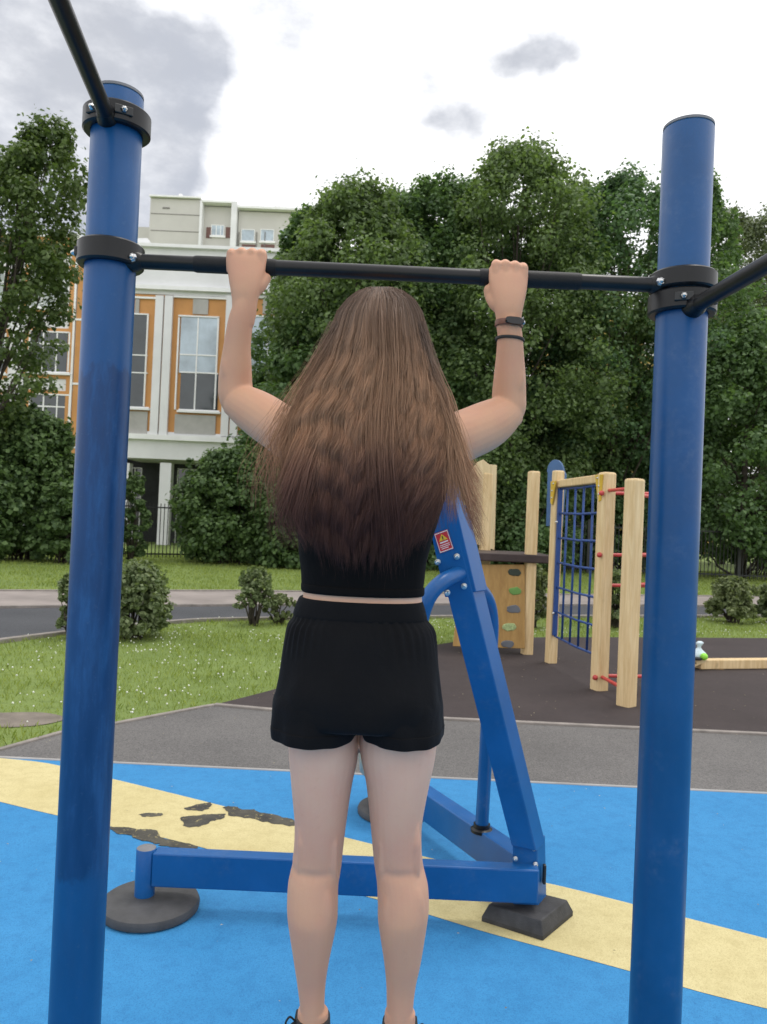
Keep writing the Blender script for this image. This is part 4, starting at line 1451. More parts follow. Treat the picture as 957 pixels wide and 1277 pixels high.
def cloth(name, col, sheen=.25):
    m = NT(name)
    vec = m.coord('Object')
    n = m.noise(vec, 5, 4, .6)
    m.link(m.ramp(n, [(.3, tuple(x * .8 for x in col)), (.7, tuple(x * 1.3 for x in col))]), m.b.inputs['Base Color'])
    m.b.inputs['Roughness'].default_value = .85
    m.b.inputs['Specular IOR Level'].default_value = .10
    m.b.inputs['Sheen Weight'].default_value = sheen
    m.b.inputs['Sheen Roughness'].default_value = .5
    m.b.inputs['Sheen Tint'].default_value = (.25, .3, .4, 1)
    wv = m.noise(m.coord('Object', (1, 1, 1)), 26.0, 4, .6, .5)
    w2 = m.noise(vec, 420.0, 2, .5)
    m.bump(m.math('ADD', m.math('MULTIPLY', wv, 1.0), m.math('MULTIPLY', w2, .15)), .35, .006)
    return m.m


M['cloth_black'] = cloth('cloth_black', (.0058, .0058, .0066), .06)
M['cloth_top'] = cloth('cloth_top', (.0035, .0034, .0036), .02)
M['shoe_black'] = simple('shoe_black', (.012, .012, .013), .6, .25, 30, .3, 200)
M['sole_dark'] = simple('sole_dark', (.03, .03, .03), .7, .2)
M['lace_black'] = simple('lace_black', (.010, .010, .011), .8, .2)

NR = 40


def ell_ring(c, hw, hd, xdir=Vector((1, 0, 0)), ydir=Vector((0, 1, 0)), n=NR, e=2.0, fn=None):
    out = []
    for k in range(n):
        a = 2 * PI * k / n
        ca, sa = math.cos(a), math.sin(a)
        x = math.copysign(abs(ca) ** (2 / e), ca); y = math.copysign(abs(sa) ** (2 / e), sa)
        s_ = fn(a) if fn else 1.0
        out.append(c + xdir * (hw * x * s_) + ydir * (hd * y * s_))
    return out


def px_rings(rows, per=5, n=NR, e=2.2, fn=None):
    """rows (v, u_left, u_right, Y, half depth) -> level rings"""
    rr = []
    for v, ul, ur, Y, hd in cr_spline(rows, per):
        c_ = P((ul + ur) / 2, v, Y)
        rr.append(ell_ring(c_, (ur - ul) / 2 * Y / FOC, hd, n=n, e=e, fn=(lambda a, v=v: fn(a, v)) if fn else None))
    return rr


def px_limb(b, rows, per=5, n=24):
    """rows (u, v, Y, radius px)"""
    q = cr_spline(rows, per)
    b.tube([P(u, v, Y) for u, v, Y, r in q], [r * Y / FOC for u, v, Y, r in q], n)


YP = 1.66
body = MB()
body.loft(px_rings([(498, 458, 494, 1.645, .052), (512, 452, 500, 1.645, .056), (526, 428, 516, 1.65, .066), (545, 388, 543, 1.655, .085),
                    (570, 362, 558, 1.655, .10), (600, 364, 556, 1.655, .107), (640, 370, 546, 1.655, .107), (690, 376, 532, 1.66, .097),
                    (738, 379, 526, 1.66, .088), (770, 373, 532, 1.66, .095), (810, 363, 540, 1.655, .108), (850, 358, 545, 1.65, .118),
                    (880, 360, 543, 1.65, .105), (896, 372, 530, 1.655, .07)], 4))
# buttocks
for u in (404, 498):
    body.ball(P(u, 862, 1.60), .072, 20, 12, (1, .85, 1.05))
# legs
LEG_L = [(850, 362, 446, 1.655, .09), (900, 360, 446, 1.655, .095), (940, 361, 446.5, 1.655, .091), (978, 364, 439, 1.655, .084), (1025, 368, 432, 1.655, .072),
         (1058, 367, 428, 1.655, .063), (1069, 365.5, 427, 1.655, .0605), (1078, 365, 426, 1.655, .0562), (1088, 362.5, 424.5, 1.651, .0585), (1104, 359.5, 422, 1.645, .059), (1130, 358.5, 421.5, 1.64, .061), (1151, 360, 420, 1.64, .059), (1198, 367, 410.5, 1.648, .045),
         (1229, 371.5, 406, 1.655, .037), (1260, 375, 404.5, 1.658, .035), (1288, 375, 404, 1.66, .037)]
LEG_R = [(850, 455, 543, 1.655, .09), (900, 450, 546, 1.655, .095), (940, 449.5, 543, 1.655, .091), (978, 457, 535, 1.655, .084), (1025, 462, 526.5, 1.655, .072),
         (1058, 465, 526, 1.655, .063), (1069, 466, 527, 1.655, .0605), (1078, 467, 528, 1.655, .0562), (1088, 468.5, 530.5, 1.651, .0585), (1104, 470.5, 534, 1.645, .059), (1130, 471.5, 535, 1.64, .061), (1151, 472, 532.5, 1.64, .059), (1198, 479, 525, 1.648, .045),
         (1229, 482, 518.5, 1.655, .037), (1260, 482.5, 515, 1.658, .035), (1288, 482, 514, 1.66, .037)]
for LG in (LEG_L, LEG_R): body.loft(px_rings(LG, 4, n=28, e=2.05))
# back of the knee: tendons and the two calf heads, just proud of the surface
for us in ((376, 416), (477, 519)):
    for u in us:
        body.tube([P(u, 1022, 1.612), P(u + .5, 1052, 1.608), P(u, 1082, 1.615), P(u, 1108, 1.628)], [.007, .0095, .0095, .007], 10)
for u in (378, 403, 490, 516):
    body.ball(P(u, 1136, 1.6085), .025, 14, 10, (.95, .8, 2.3))
# elbow points, ulna heads, shoulder blades' outer edge, outer arm muscle
for u, v, s_ in ((289, 509, -1), (642, 522, 1)):
    body.ball(P(u, v, 1.752), .019, 14, 10)
for u, v in ((296, 378), (643, 397)):
    body.ball(P(u, v, 1.722), .010, 12, 8, (1, 1, 1.3))
for u, v in ((285, 458), (645, 474)):
    body.ball(P(u, v, 1.734), .019, 14, 10, (.9, .9, 2.1))
# feet, pointed down and forward
FEET = []
for ua, vz in ((389.5, 1288), (498, 1290)):
    a = P(ua, vz, 1.658)
    heel = a + Vector((0, -.015, -.05)); mid = a + Vector((0, .055, -.088)); ball_ = a + Vector((0.0, .125, -.150)); toe = a + Vector((0, .165, -.192))
    FEET.append((a, heel, mid, ball_, toe))
    body.tube([a + Vector((0, 0, .05)), a, a + Vector((0, .012, -.035)), mid, ball_, toe], [.033, .034, .036, .036, .036, .020], 18)
    body.ball(heel, .032, 14, 10, (.9, 1, 1))
# shoulders, arms
px_limb(body, [(432, 530, 1.655, 22), (400, 545, 1.655, 30), (372, 547, 1.668, 32), (348, 533, 1.69, 30.5), (324, 517, 1.72, 29), (305, 505, 1.745, 25), (294, 497, 1.76, 20)])
px_limb(body, [(300, 511, 1.755, 17), (295.5, 497, 1.758, 21.5), (293.8, 479, 1.757, 21.2), (294.6, 455, 1.75, 19.4), (296.3, 430, 1.742, 16.8), (300, 402, 1.733, 15.5), (303, 386, 1.729, 13.6), (306, 368, 1.729, 11)])
px_limb(body, [(490, 533, 1.655, 22), (525, 549, 1.655, 30), (555, 551, 1.665, 33), (582, 542, 1.69, 32), (606, 531, 1.72, 30.5), (624, 520, 1.745, 26), (637, 510, 1.76, 19.5)])
px_limb(body, [(630, 524, 1.755, 16), (634.5, 510, 1.758, 21), (635, 492, 1.757, 21.2), (635.8, 470, 1.75, 19.9), (636.2, 445, 1.742, 17.6), (636.2, 420, 1.733, 15.7), (635.5, 404, 1.729, 13.8), (634, 388, 1.729, 11)])
body.tube([P(460, 536, 1.62), P(500, 534, 1.62)], .04, 16)


def hand(b, fingers, wrist_uv, k_uv, thumb, side):
    """overhand grip: palm near side of the bar, four fingers over the top, thumb round the inside"""
    wu, wv = wrist_uv
    rows = []
    ku, kv = k_uv
    for t, hw, Y, hd in ((-.50, 12.5, 1.732, .017), (-.25, 15.0, 1.730, .0205), (.0, 16.0, 1.728, .0205), (.2, 18.2, 1.727, .0205), (.45, 21.5, 1.730, .020), (.68, 23.8, 1.735, .0185), (.88, 25.0, 1.741, .0175), (1.04, 24.2, 1.747, .014)):
        rows.append((wv + (kv - wv) * t, wu + (ku - wu) * t - hw, wu + (ku - wu) * t + hw, Y, hd))
    b.loft(px_rings(rows, 4, n=28, e=2.4))
    for i, (u, drop, r) in enumerate(fingers):
        B = Bar(u)
        pts = [B + Vector((0, -.020, -.020 - drop)), B + Vector((0, -.021, .008 - drop)), B + Vector((0, -.015, .0255 - drop * .9)), B + Vector((0, .004, .0305 - drop * .4)), B + Vector((0, .024, .020)),
               B + Vector((0, .030, .000)), B + Vector((0, .022, -.020)), B + Vector((0, .004, -.029))]
        q = cr_spline([tuple(p) + (rr,) for p, rr in zip(pts, (.0100 * r, .0118 * r, .0116 * r, .0098 * r, .0092 * r, .0086 * r, .0080 * r, .0066 * r))], 4)
        b.tube([Vector(p[:3]) for p in q], [p[3] for p in q], 14)
        b.ball(B + Vector((0, -.0205, .0215 - drop)), .0122 * r, 12, 9)
    q = cr_spline(thumb, 5)
    b.tube([Vector(p[:3]) for p in q], [p[3] for p in q], 14)


def tp_(u, v, Y, r): return tuple(P(u, v, Y)) + (r,)


B = Bar(331)
hand(body, [(290, .002, .90), (302.5, -.0012, 1.0), (315.5, -.0008, 1.04), (327, .0005, 1.0)], (305.5, 376), (308.5, 316),
     [tp_(312, 368, 1.728, .013), tp_(322, 358, 1.735, .0165), tp_(331.5, 347.5, 1.746, .0125), tuple(Bar(334) + Vector((0, -.012, -.030))) + (.0105,), tuple(Bar(329) + Vector((0, .016, -.030))) + (.0095,), tuple(Bar(320) + Vector((0, .034, -.018))) + (.0085,), tuple(Bar(313) + Vector((0, .042, -.004))) + (.007,)], 1)
hand(body, [(651, .0045, .90), (640.5, .0012, 1.0), (628.5, -.0006, 1.04), (617.5, .0002, 1.0)], (634.5, 396), (634, 337),
     [tp_(628, 388, 1.728, .013), tp_(619, 379, 1.735, .0165), tp_(611, 368.5, 1.746, .0125), tuple(Bar(609) + Vector((0, -.012, -.030))) + (.0105,), tuple(Bar(614) + Vector((0, .016, -.030))) + (.0095,), tuple(Bar(623) + Vector((0, .034, -.018))) + (.0085,), tuple(Bar(630) + Vector((0, .042, -.004))) + (.007,)], -1)
# head with a face turned to the bar
HC = P(476, 425, 1.645)
body.ball(HC + Vector((0, .0, .006)), .0955, 28, 18, (.78, .96, 1.0))
body.ball(HC + Vector((0, .038, -.045)), .066, 24, 16, (.86, .85, 1.05))
body.tube([HC + Vector((0, .0, -.07)), P(476, 512, 1.65)], [.055, .056], 22)
body.tube([HC + Vector((0, .088, .005)), HC + Vector((0, .102, -.018)), HC + Vector((0, .110, -.032)), HC + Vector((0, .092, -.040))], [.008, .010, .0125, .009], 12)
for s_ in (-1, 1):
    body.ball(HC + Vector((s_ * .030, .080, .018)), .020, 12, 8, (1.1, .6, .45))      # brow ridge
    body.ball(HC + Vector((s_ * .035, .075, -.028)), .022, 12, 8)                       # cheek
    body.ball(HC + Vector((s_ * .078, .0, -.012)), .026, 12, 8, (.35, .7, 1.15))        # ear
body.ball(HC + Vector((0, .086, -.062)), .017, 14, 8, (1.35, .6, .32))
body.ball(HC + Vector((0, .085, -.069)), .016, 14, 8, (1.25, .62, .36))
body.ball(HC + Vector((0, .078, -.096)), .019, 14, 8)

pbase = P(445, 1300, YP)
person = body.build('person', M['skin'], None, smooth=True, loc=(pbase.x, YP, pbase.z - .2))
rm = person.modifiers.new('remesh', 'REMESH'); rm.mode = 'VOXEL'; rm.voxel_size = 0.0026; rm.use_smooth_shade = True
sm = person.modifiers.new('smooth', 'SMOOTH'); sm.factor = .5; sm.iterations = 9
bake_mods(person)
person.data.polygons.foreach_set('use_smooth', [True] * len(person.data.polygons))
tag(person, 'woman with long brown hair in black crop top and shorts hanging from the bar', 'person')

# eyes
M['eye'] = simple('eye', (.55, .52, .50), .2, .1)
for s_ in (-1, 1):
    b = MB(); b.ball(HC + Vector((s_ * .030, .081, .002)), .0135, 14, 10); b.build('eye', M['eye'], person, smooth=True)

# ---- crop top
def soft(a, v, amp, k, ph): return 1 + amp * math.sin(k * a + ph + v * .05)
b = MB()
TOP = [(552, 392, 535, 1.655, .085), (572, 361, 560, 1.655, .108), (610, 363.5, 557, 1.655, .114), (650, 369, 545, 1.655, .112), (690, 373.5, 534, 1.66, .104), (712, 375.5, 530.5, 1.66, .099), (730, 377, 528.5, 1.66, .0955), (737, 377, 528.5, 1.66, .0955), (739, 378.5, 527, 1.66, .093)]
b.loft(px_rings(TOP, 6, n=96, fn=lambda a, v: 1 + .006 * math.sin(2.0 * a + v * .11) * math.sin(v * .07 + a) + .003 * mnoise.noise(Vector((a * 4, v * .05, 2)))))
for u in (420, 510):
    b.tube([P(u, 575, 1.575), P(u, 548, 1.60), P(u, 535, 1.655), P(u, 548, 1.72), P(u, 575, 1.745)], [.016, .013, .012, .013, .016], 12)
b.build('crop_top', M['cloth_top'], person, smooth=True)
b = MB()
rr = px_rings([(729.5, 376.3, 529.2, 1.66, .0965), (731, 375.9, 529.6, 1.66, .0972), (737, 376, 529.5, 1.66, .0970), (739.5, 377.4, 528.2, 1.66, .0945)], 3, n=96)
b.loft(rr); hem = b.build('hem_band', M['cloth_top'], bpy.data.objects['crop_top'], smooth=True)

# ---- shorts
def gather(a, v):
    back = 1.0
    top = max(0, 1 - abs(v - 784) / 38)
    g = .030 * top * (math.sin(46 * a + 2 * math.sin(3 * a)) * (.55 + .45 * math.sin(5 * a + 1)))
    fold = .020 * math.sin(6 * a + (v - 770) * .012) * min(1, max(0, (v - 785) / 60)) * mnoise.noise(Vector((a * 1.7, v * .006, 4)))
    fold += .026 * mnoise.noise(Vector((a * 3.0, v * .02, 8))) * min(1, max(0, (v - 780) / 40))
    k = math.exp(-((v - 862) / 34.0) ** 2)
    glute = 0.0
    for c0 in (-PI / 2 - .62, -PI / 2 + .62):
        d = (a - c0 + PI) % (2 * PI) - PI
        glute += math.exp(-(d / .42) ** 2)
    d = (a + PI / 2 + PI) % (2 * PI) - PI
    cleft = math.exp(-(d / .13) ** 2) * min(1, max(0, (v - 800) / 60))
    return 1 + g + fold + .075 * k * glute - .03 * cleft
SH = [(749, 375, 526, 1.66, .096), (751, 374, 527, 1.66, .097), (758, 370.5, 529.5, 1.66, .1000), (768, 367, 532, 1.66, .1025), (773, 365.5, 535, 1.66, .106), (780, 360, 540.5, 1.66, .112), (795, 356, 544, 1.657, .118), (830, 350.5, 547.5, 1.653, .128), (862, 345.5, 550, 1.65, .134), (885, 342.5, 551.5, 1.65, .134), (894, 346, 548, 1.65, .130), (898, 362, 534, 1.652, .118), (901, 400, 496, 1.652, .095)]
b = MB()
b.loft(px_rings(SH, 6, n=150, e=2.25, fn=gather))
def legfold(a, v):
    k = min(1, max(0, (v - 845) / 55))
    return 1 + k * (.020 * math.sin(7 * a + v * .015) + .012 * math.sin(12 * a + 1.3)) + .020 * k * mnoise.noise(Vector((a * 2.4, v * .02, 1)))
b.loft(px_rings([(826, 372, 430, 1.652, .098), (862, 345, 449, 1.652, .125), (888, 340, 451, 1.652, .127), (905, 339.5, 448, 1.652, .128), (912, 340.5, 444.5, 1.652, .127), (914, 344, 441, 1.652, .121)], 5, n=96, e=2.1, fn=legfold))
b.loft(px_rings([(826, 468, 527, 1.652, .098), (862, 446, 549, 1.652, .125), (888, 446, 552, 1.652, .127), (905, 448.5, 552.5, 1.652, .128), (914, 452, 551, 1.652, .127), (916, 455.5, 547, 1.652, .121)], 5, n=96, e=2.1, fn=legfold))
shorts = b.build('shorts', M['cloth_black'], person, smooth=True)
rm = shorts.modifiers.new('remesh', 'REMESH'); rm.mode = 'VOXEL'; rm.voxel_size = 0.0026
smm = shorts.modifiers.new('smooth', 'SMOOTH'); smm.factor = .5; smm.iterations = 2
bake_mods(shorts)
shorts.data.polygons.foreach_set('use_smooth', [True] * len(shorts.data.polygons))
b = MB(); b.loft(px_rings([(746.5, 374.5, 526.6, 1.66, .0965), (748.5, 373, 527.8, 1.66, .0985), (757, 369.5, 530.4, 1.66, .1015), (766.5, 366.6, 532.6, 1.66, .1033), (769.5, 367, 532, 1.66, .1012)], 4, n=110, e=2.25, fn=lambda a, v: 1 + .0022 * math.sin(70 * a)))
b.build('waistband', M['cloth_black'], shorts, smooth=True)
for rows in ([(898.5, 340.2, 448.4, 1.652, .1278), (899.5, 338.9, 449.3, 1.652, .1292), (911.5, 339.6, 445.6, 1.652, .1285), (913, 341.2, 444, 1.652, .1268)],
             [(900.5, 448.4, 551.8, 1.652, .1278), (901.5, 447.5, 553.1, 1.652, .1292), (913.5, 451, 552, 1.652, .1285), (915, 452.5, 550.4, 1.652, .1268)]):
    b = MB(); b.loft(px_rings(rows, 4, n=96, e=2.1, fn=legfold)); b.build('hem_band', M['cloth_black'], shorts, smooth=True)

# ---- wrist things
def band(u, v, Y, rpx, w_, th, mat, name, tilt=.0, hd=1.0):
    c_ = P(u, v, Y); r = rpx * Y / FOC
    ax = Vector((math.sin(-tilt), 0, math.cos(tilt)))
    xd = Vector((math.cos(tilt), 0, math.sin(tilt)))
    rings = []
    for rr, h in ((r - .001, -w_ / 2), (r + th * .8, -w_ / 2), (r + th, -w_ / 2 + th * .4), (r + th, w_ / 2 - th * .4), (r + th * .8, w_ / 2), (r - .001, w_ / 2)):
        rings.append(ell_ring(c_ + ax * h, rr, rr * hd, xd, n=40))
    b = MB(); vs = [p for r_ in rings for p in r_]; n = 40; fs = []
    for i in range(6):
        j = (i + 1) % 6
        for k in range(n): fs.append((i * n + k, i * n + (k + 1) % n, j * n + (k + 1) % n, j * n + k))
    b.add(vs, fs)
    return b.build(name, mat, person, smooth=40), c_, r


M['band_brown'] = simple('band_brown', (.16, .06, .035), .5, .25, 30)
M['band_black'] = simple('band_black', (.008, .008, .009), .6, .2)
M['tracker_glass'] = simple('tracker_glass', (.006, .006, .007), .12, .1)
tr, c_, r = band(635, 404.5, 1.7285, 15.9, .013, .003, M['band_brown'], 'fitness_tracker', -.05)
b = MB(); fr_ = c_ + Vector((.0075, -r - .0035, .0005)); 
b.loft([ell_ring(fr_ + Vector((0, dy, 0)), .021 * s_, .0085 * s_, Vector((1, 0.12, -.05)).normalized(), Vector((0, 0, 1)), 28, 3.2) for dy, s_ in ((.004, 1), (-.002, 1), (-.004, .9))])
b.build('tracker_display', M['tracker_glass'], tr, smooth=40)
b = MB(); b.ball(c_ + Vector((r + .001, -.010, .003)), .0055, 10, 8); b.build('buckle', M['steel'], tr, smooth=True)
band(636, 423.5, 1.734, 16.4, .006, .0035, M['band_black'], 'hair_tie', -.04)

# ---- shoes
for (a, heel, mid, ball_, toe), sg in zip(FEET, (-1, 1)):
    b = MB()
    top = a + Vector((0, .004, .030 if sg < 0 else .022))
    rings = []
    for c_, hw, hd, nd_ in ((top + Vector((0, 0, .006)), .0335, .042, Vector((0, 0, 1))), (top, .037, .046, Vector((0, .1, 1))), (a + Vector((0, .010, -.012)), .039, .053, Vector((0, .2, 1))),
                            (a + Vector((0, .028, -.052)), .041, .058, Vector((0, .55, .85))), (mid + Vector((0, .008, -.004)), .043, .044, Vector((0, .8, .6))),
                            (ball_, .046, .036, Vector((0, .75, .65))), (ball_.lerp(toe, .6), .040, .030, Vector((0, .75, .65))), (toe + Vector((0, .018, -.018)), .018, .014, Vector((0, .75, .65)))):
        nd_ = nd_.normalized(); yd = nd_.cross(Vector((1, 0, 0))).normalized()
        # the leg axis runs down, the foot axis forward-down
        if nd_.y < .5: yd = Vector((0, 1, 0))
        else: yd = Vector((0, nd_.z, nd_.y)).normalized()
        rings.append(ell_ring(c_, hw, hd, Vector((1, 0, 0)), yd, 30, 2.3))
    b.loft(rings)
    sh = b.build('shoe', M['shoe_black'], person, smooth=True)
    b = MB()
    prs = [heel + Vector((0, -.022, -.030)), mid + Vector((0, -.026, -.040)), ball_ + Vector((0, -.020, -.030)), toe + Vector((0, .008, -.026))]
    b.loft([ell_ring(p, w_, .010, Vector((1, 0, 0)), Vector((0, .6, .8)), 24, 3) for p, w_ in zip(prs, (.030, .036, .045, .026))])
    b.build('sole', M['sole_dark'], sh, smooth=50)
    b = MB()
    k0 = top + Vector((sg * .036, -.012, -.002))
    for (dx, dz, dx2, dz2) in ((.012, .014, .020, -.006), (.010, -.004, .016, -.020)):
        q = cr_spline([tuple(k0), tuple(k0 + Vector((sg * dx, -.008, dz))), tuple(k0 + Vector((sg * dx2, -.010, dz2 + .006))), tuple(k0 + Vector((sg * dx * .6, -.006, dz2)))], 5)
        b.tube([Vector(p) for p in q], .0022, 6)
    b.tube([k0 + Vector((0, .04, -.002)), k0 + Vector((0, .01, .001)), k0, k0 + Vector((sg * .003, -.004, -.003))], .003, 6)
    b.build('lace', M['lace_black'], sh, smooth=True)

# ---- hair
HT = np.array([
    # v,   uL,  uR,  Yc,   Ry
    (357, 463, 487, 1.640, .030), (362, 446, 503, 1.640, .058), (372, 433, 517, 1.642, .083), (388, 420, 527, 1.645, .100), (410, 412, 533, 1.645, .112), (440, 402, 540, 1.640, .117),
    (480, 379, 552, 1.625, .112), (520, 358, 563, 1.600, .090), (560, 351, 568, 1.585, .078), (600, 354, 560, 1.580, .070), (640, 362, 545, 1.580, .066), (680, 364, 534, 1.582, .060), (720, 376, 520, 1.585, .056)])


def hair_pos(v, phi, lay):
    uL = np.interp(v, HT[:, 0], HT[:, 1]); uR = np.interp(v, HT[:, 0], HT[:, 2])
    Yc = np.interp(v, HT[:, 0], HT[:, 3]); Ry = np.interp(v, HT[:, 0], HT[:, 4])
    u = (uL + uR) / 2 + (uR - uL) / 2 * np.sin(phi) * lay
    Y = Yc - Ry * np.cos(phi) * lay
    return u, Y


CRn = np.array(CR); CUn = np.array(CU); Fn = np.array(F); CPn = np.array(CAMP)


def PN(u, v, Y):
    d = Fn + CRn * ((u - PW / 2) / FOC)[..., None] - CUn * ((v - PH / 2) / FOC)[..., None]
    return CPn + d * (Y / d[..., 1])[..., None]


r = np.random.default_rng(42)
NL, NS, NP = 1500, 27, 40
lk_phi = np.sort(r.uniform(-1, 1, NL)); lk_phi = np.sign(lk_phi) * np.abs(lk_phi) ** .95 * 1.62
lk_lay = r.uniform(.80, .975, NL)
lk_lam = 45 + 7 * np.array([mnoise.noise(Vector((p * 2.0, 7, 0))) for p in lk_phi])
lk_ph = np.array([7.0 * mnoise.noise(Vector((p * 3.2, 0, 0))) for p in lk_phi]) + r.normal(0, .55, NL)
lk_amp = r.uniform(.5, 1.7, NL)
lk_phi += .035 * np.sin(lk_phi * 37)
a_ = np.sin(np.clip(lk_phi, -PI / 2, PI / 2))
lk_tip = 678 - 34 * np.abs(a_ - .05) ** 2.4 + r.normal(0, 9, NL) - 60 * (r.uniform(0, 1, NL) < .18) * r.uniform(0, 1, NL)
lk_tone = r.normal(0, .12, NL)
lk_root = np.where(r.uniform(0, 1, NL) < .72, r.uniform(357, 368, NL), r.uniform(366, 430, NL))
idx = np.repeat(np.arange(NL), NS); N = len(idx)
t = np.linspace(0, 1, NP)[None]
tip = (lk_tip[idx] + r.normal(0, 12, N) - 45 * (r.uniform(0, 1, N) < .25) * r.uniform(0, 1, N))[:, None]
root = (lk_root[idx] + r.uniform(0, 5, N))[:, None]
v = root + (tip - root) * t
spread = r.normal(0, .022, N)[:, None] * (1.15 - .35 * t)
phi = lk_phi[idx][:, None] * (1 - .07 * t) + spread
lay = lk_lay[idx][:, None] + r.normal(0, .022, N)[:, None]
lay = np.clip(lay, .7, 1.0)
u, Y = hair_pos(v, phi, lay)
amp = np.clip((v - 395) / 90, 0, 1) * lk_amp[idx][:, None] * (1 - .35 * np.clip((v - 600) / 80, 0, 1))
w1 = 2 * PI * v / lk_lam[idx][:, None] + lk_ph[idx][:, None] + r.normal(0, .28, N)[:, None]
u = u + amp * 1.9 * np.sin(w1) + amp * .5 * np.sin(1.7 * w1 + 1)
Y = Y + amp * .0048 * np.cos(w1)
# frizz
for kf, af in ((1.5, 1.3), (3.7, .45), (8.0, .15)):
    ph = r.uniform(0, 2 * PI, N)[:, None]
    u = u + af * t * np.sin(2 * PI * kf * t + ph) * r.normal(0, .8, N)[:, None]
    Y = Y + af * .0012 * t * np.cos(2 * PI * kf * t + ph * 1.7)
# some flyaway ends on both sides
fly = (np.abs(a_[idx]) > .80) & (r.uniform(0, 1, N) < .16)
fl = (np.sign(a_[idx]) * r.exponential(8, N) * fly)[:, None]
u = u + fl * np.clip((v - 520) / 130, 0, 1.2) ** 1.5


def mk_strands(u, v, Y, rad, r):
    p = PN(u, v, Y)
    n, k, _ = p.shape
    tg = np.gradient(p, axis=1); tg /= np.linalg.norm(tg, axis=2)[..., None] + 1e-9
    nb = np.array([0, -1.0, 0])[None] + r.normal(0, .55, (n, 3))
    sd = np.cross(tg, nb[:, None]); sd /= np.linalg.norm(sd, axis=2)[..., None] + 1e-9
    tt = np.linspace(0, 1, k)[None, :, None]
    wd = rad[:, None, None] * np.clip(1.15 - tt ** 3 * .95, .15, 1.1)
    V = np.stack([p - sd * wd, p + sd * wd], 2).reshape(-1, 3)
    base = (np.arange(n) * k * 2)[:, None] + (np.arange(k - 1) * 2)[None]
    Q = np.stack([base, base + 1, base + 3, base + 2], 2).reshape(-1, 4)
    return V, Q


def hair_cols(v, tone, bright=1.0):
    """dark roots, lighter brown mid lengths, dark red-brown ends"""
    st = np.array([350, 375, 420, 480, 540, 575, 605, 640, 720.])
    c3 = np.array([(.17, .115, .088), (.23, .155, .115), (.32, .192, .122), (.42, .245, .147), (.41, .228, .136), (.26, .134, .090), (.145, .070, .052), (.088, .041, .034), (.055, .026, .023)])
    vv = np.clip(v, 350, 720)
    c_ = np.stack([np.interp(vv, st, c3[:, i]) for i in range(3)], 2)
    return np.clip(c_ * (1 + tone[:, None, None]) * bright, .005, .8)


rad = r.uniform(.00018, .00038, N)
tone = lk_tone[idx] * 1.0 + r.normal(0, .10, N) + np.array([.24 * mnoise.noise(Vector((p * 6, 3, 0))) for p in lk_phi])[idx]
V1, Q1 = mk_strands(u, v, Y, rad, r)
C1 = hair_cols(v + r.normal(0, 12, N)[:, None] + 10 * a_[idx][:, None] ** 2 * -3, tone)
parts = [(V1, Q1, np.repeat(C1.reshape(-1, 3), 2, axis=0))]
# loose locks: right-hand flick, left-hand wisps (u0 u1 u2 u3, v0..v3)
def lock(path, n, sp0, sp1, bright, seed, tonev=None, yoff=0.0):
    r = np.random.default_rng(seed)
    q = cr_spline(path, 8)
    tt = np.linspace(0, 1, len(q))[None]
    off = r.normal(0, 1, n)[:, None]; o2 = r.normal(0, 1, n)[:, None]
    u = q[None, :, 0] + off * (sp0 + (sp1 - sp0) * tt) + 1.2 * np.sin(tt * 14 + r.uniform(0, .8, n)[:, None]) * tt
    ln = r.uniform(.72, 1.06, n)[:, None]
    v = q[0, 1] + (q[None, :, 1] - q[0, 1]) * ln
    u = u + r.normal(0, 2.2, n)[:, None] * np.sin(tt * PI * r.uniform(1, 4, n)[:, None])
    Y = q[None, :, 2] + yoff + o2 * .006
    V, Q = mk_strands(u, v, Y, r.uniform(.0002, .0004, n), r)
    c_ = hair_cols(v - (tonev or 0), r.normal(0, .2, n), bright)
    parts.append((V, Q, np.repeat(c_.reshape(-1, 3), 2, axis=0)))


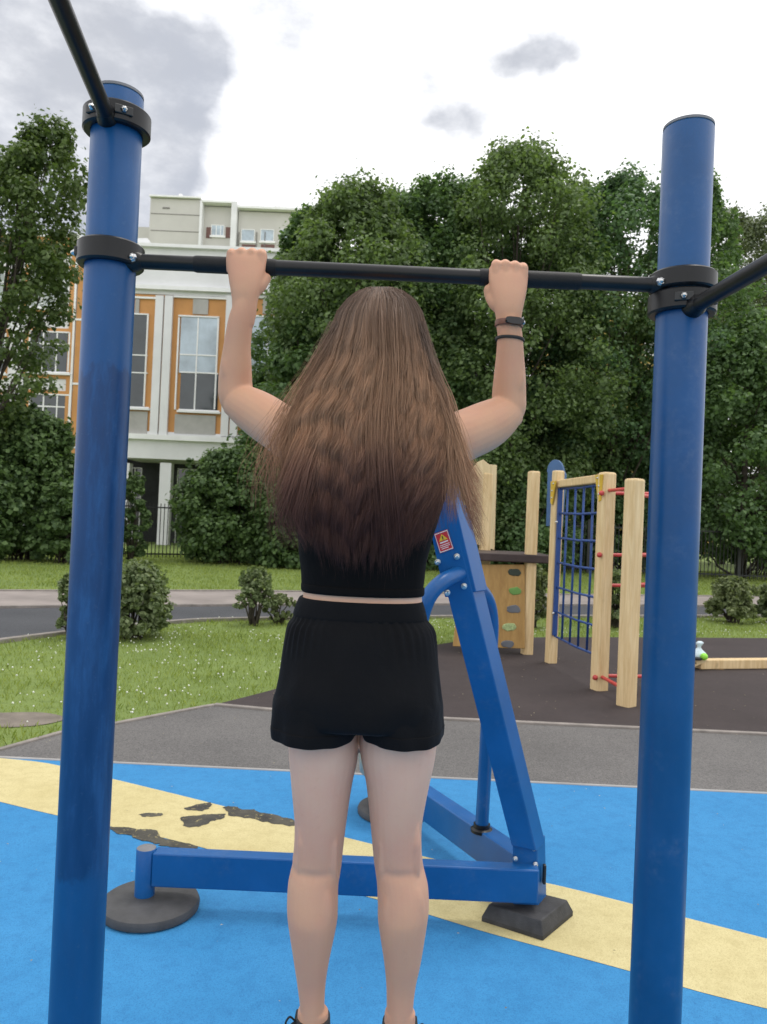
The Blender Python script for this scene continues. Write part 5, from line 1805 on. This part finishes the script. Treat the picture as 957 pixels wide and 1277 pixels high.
lock([(520, 400, 1.60), (538, 470, 1.59), (556, 520, 1.575), (566, 565, 1.56), (577, 605, 1.55), (588, 640, 1.55), (600, 670, 1.55)], 520, 3.5, 2.8, 1.05, 1, 75)
lock([(515, 400, 1.60), (534, 480, 1.59), (552, 530, 1.575), (563, 580, 1.56), (565, 615, 1.55), (564, 640, 1.55)], 400, 5, 4.5, 1.0, 2, 60)
lock([(425, 400, 1.60), (390, 480, 1.59), (364, 530, 1.575), (348, 575, 1.56), (342, 610, 1.555), (346, 645, 1.555)], 170, 5, 10, .95, 3, 30)
lock([(422, 410, 1.60), (382, 495, 1.59), (354, 545, 1.575), (334, 580, 1.56), (326, 605, 1.555), (324, 630, 1.555)], 80, 5, 13, .9, 4, 30)
lock([(400, 520, 1.56), (384, 570, 1.53), (368, 620, 1.52), (360, 655, 1.52), (366, 678, 1.52)], 350, 8, 12, 1.0, 5, 5)
lock([(476, 358, 1.62), (478, 400, 1.545), (480, 470, 1.525), (474, 560, 1.505), (480, 640, 1.512), (482, 706, 1.53)], 320, 8, 14, .9, 6, 0)
VV, QQ, CC = [], [], []
o_ = 0
for V, Q, C_ in parts:
    VV.append(V); QQ.append(Q + o_); CC.append(C_); o_ += len(V)
# dark under-layer that fills the mass
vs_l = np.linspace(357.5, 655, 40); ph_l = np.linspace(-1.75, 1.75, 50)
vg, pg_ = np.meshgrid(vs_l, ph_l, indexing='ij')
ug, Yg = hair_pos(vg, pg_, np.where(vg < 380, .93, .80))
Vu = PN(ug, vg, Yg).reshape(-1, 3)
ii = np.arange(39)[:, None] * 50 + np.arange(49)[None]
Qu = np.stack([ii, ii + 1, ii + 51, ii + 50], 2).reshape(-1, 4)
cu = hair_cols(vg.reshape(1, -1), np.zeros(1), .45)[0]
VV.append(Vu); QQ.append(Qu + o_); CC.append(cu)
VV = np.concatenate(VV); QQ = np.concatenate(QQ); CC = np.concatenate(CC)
CC = np.concatenate([CC, np.ones((len(CC), 1))], 1)
m = NT('hair')
at = m.node('ShaderNodeAttribute'); at.attribute_name = 'tone'
m.link(at.outputs['Color'], m.b.inputs['Base Color'])
m.b.inputs['Roughness'].default_value = .42
m.b.inputs['Specular IOR Level'].default_value = .18
trn = m.node('ShaderNodeBsdfTranslucent'); m.link(at.outputs['Color'], trn.inputs['Color'])
ms = m.node('ShaderNodeMixShader'); ms.inputs['Fac'].default_value = .25
m.link(m.b.outputs[0], ms.inputs[1]); m.link(trn.outputs[0], ms.inputs[2]); m.link(ms.outputs[0], m.out.inputs['Surface'])
M['hair'] = m.m
mesh_np('hair', VV, QQ, M['hair'], person, CC, smooth=True)
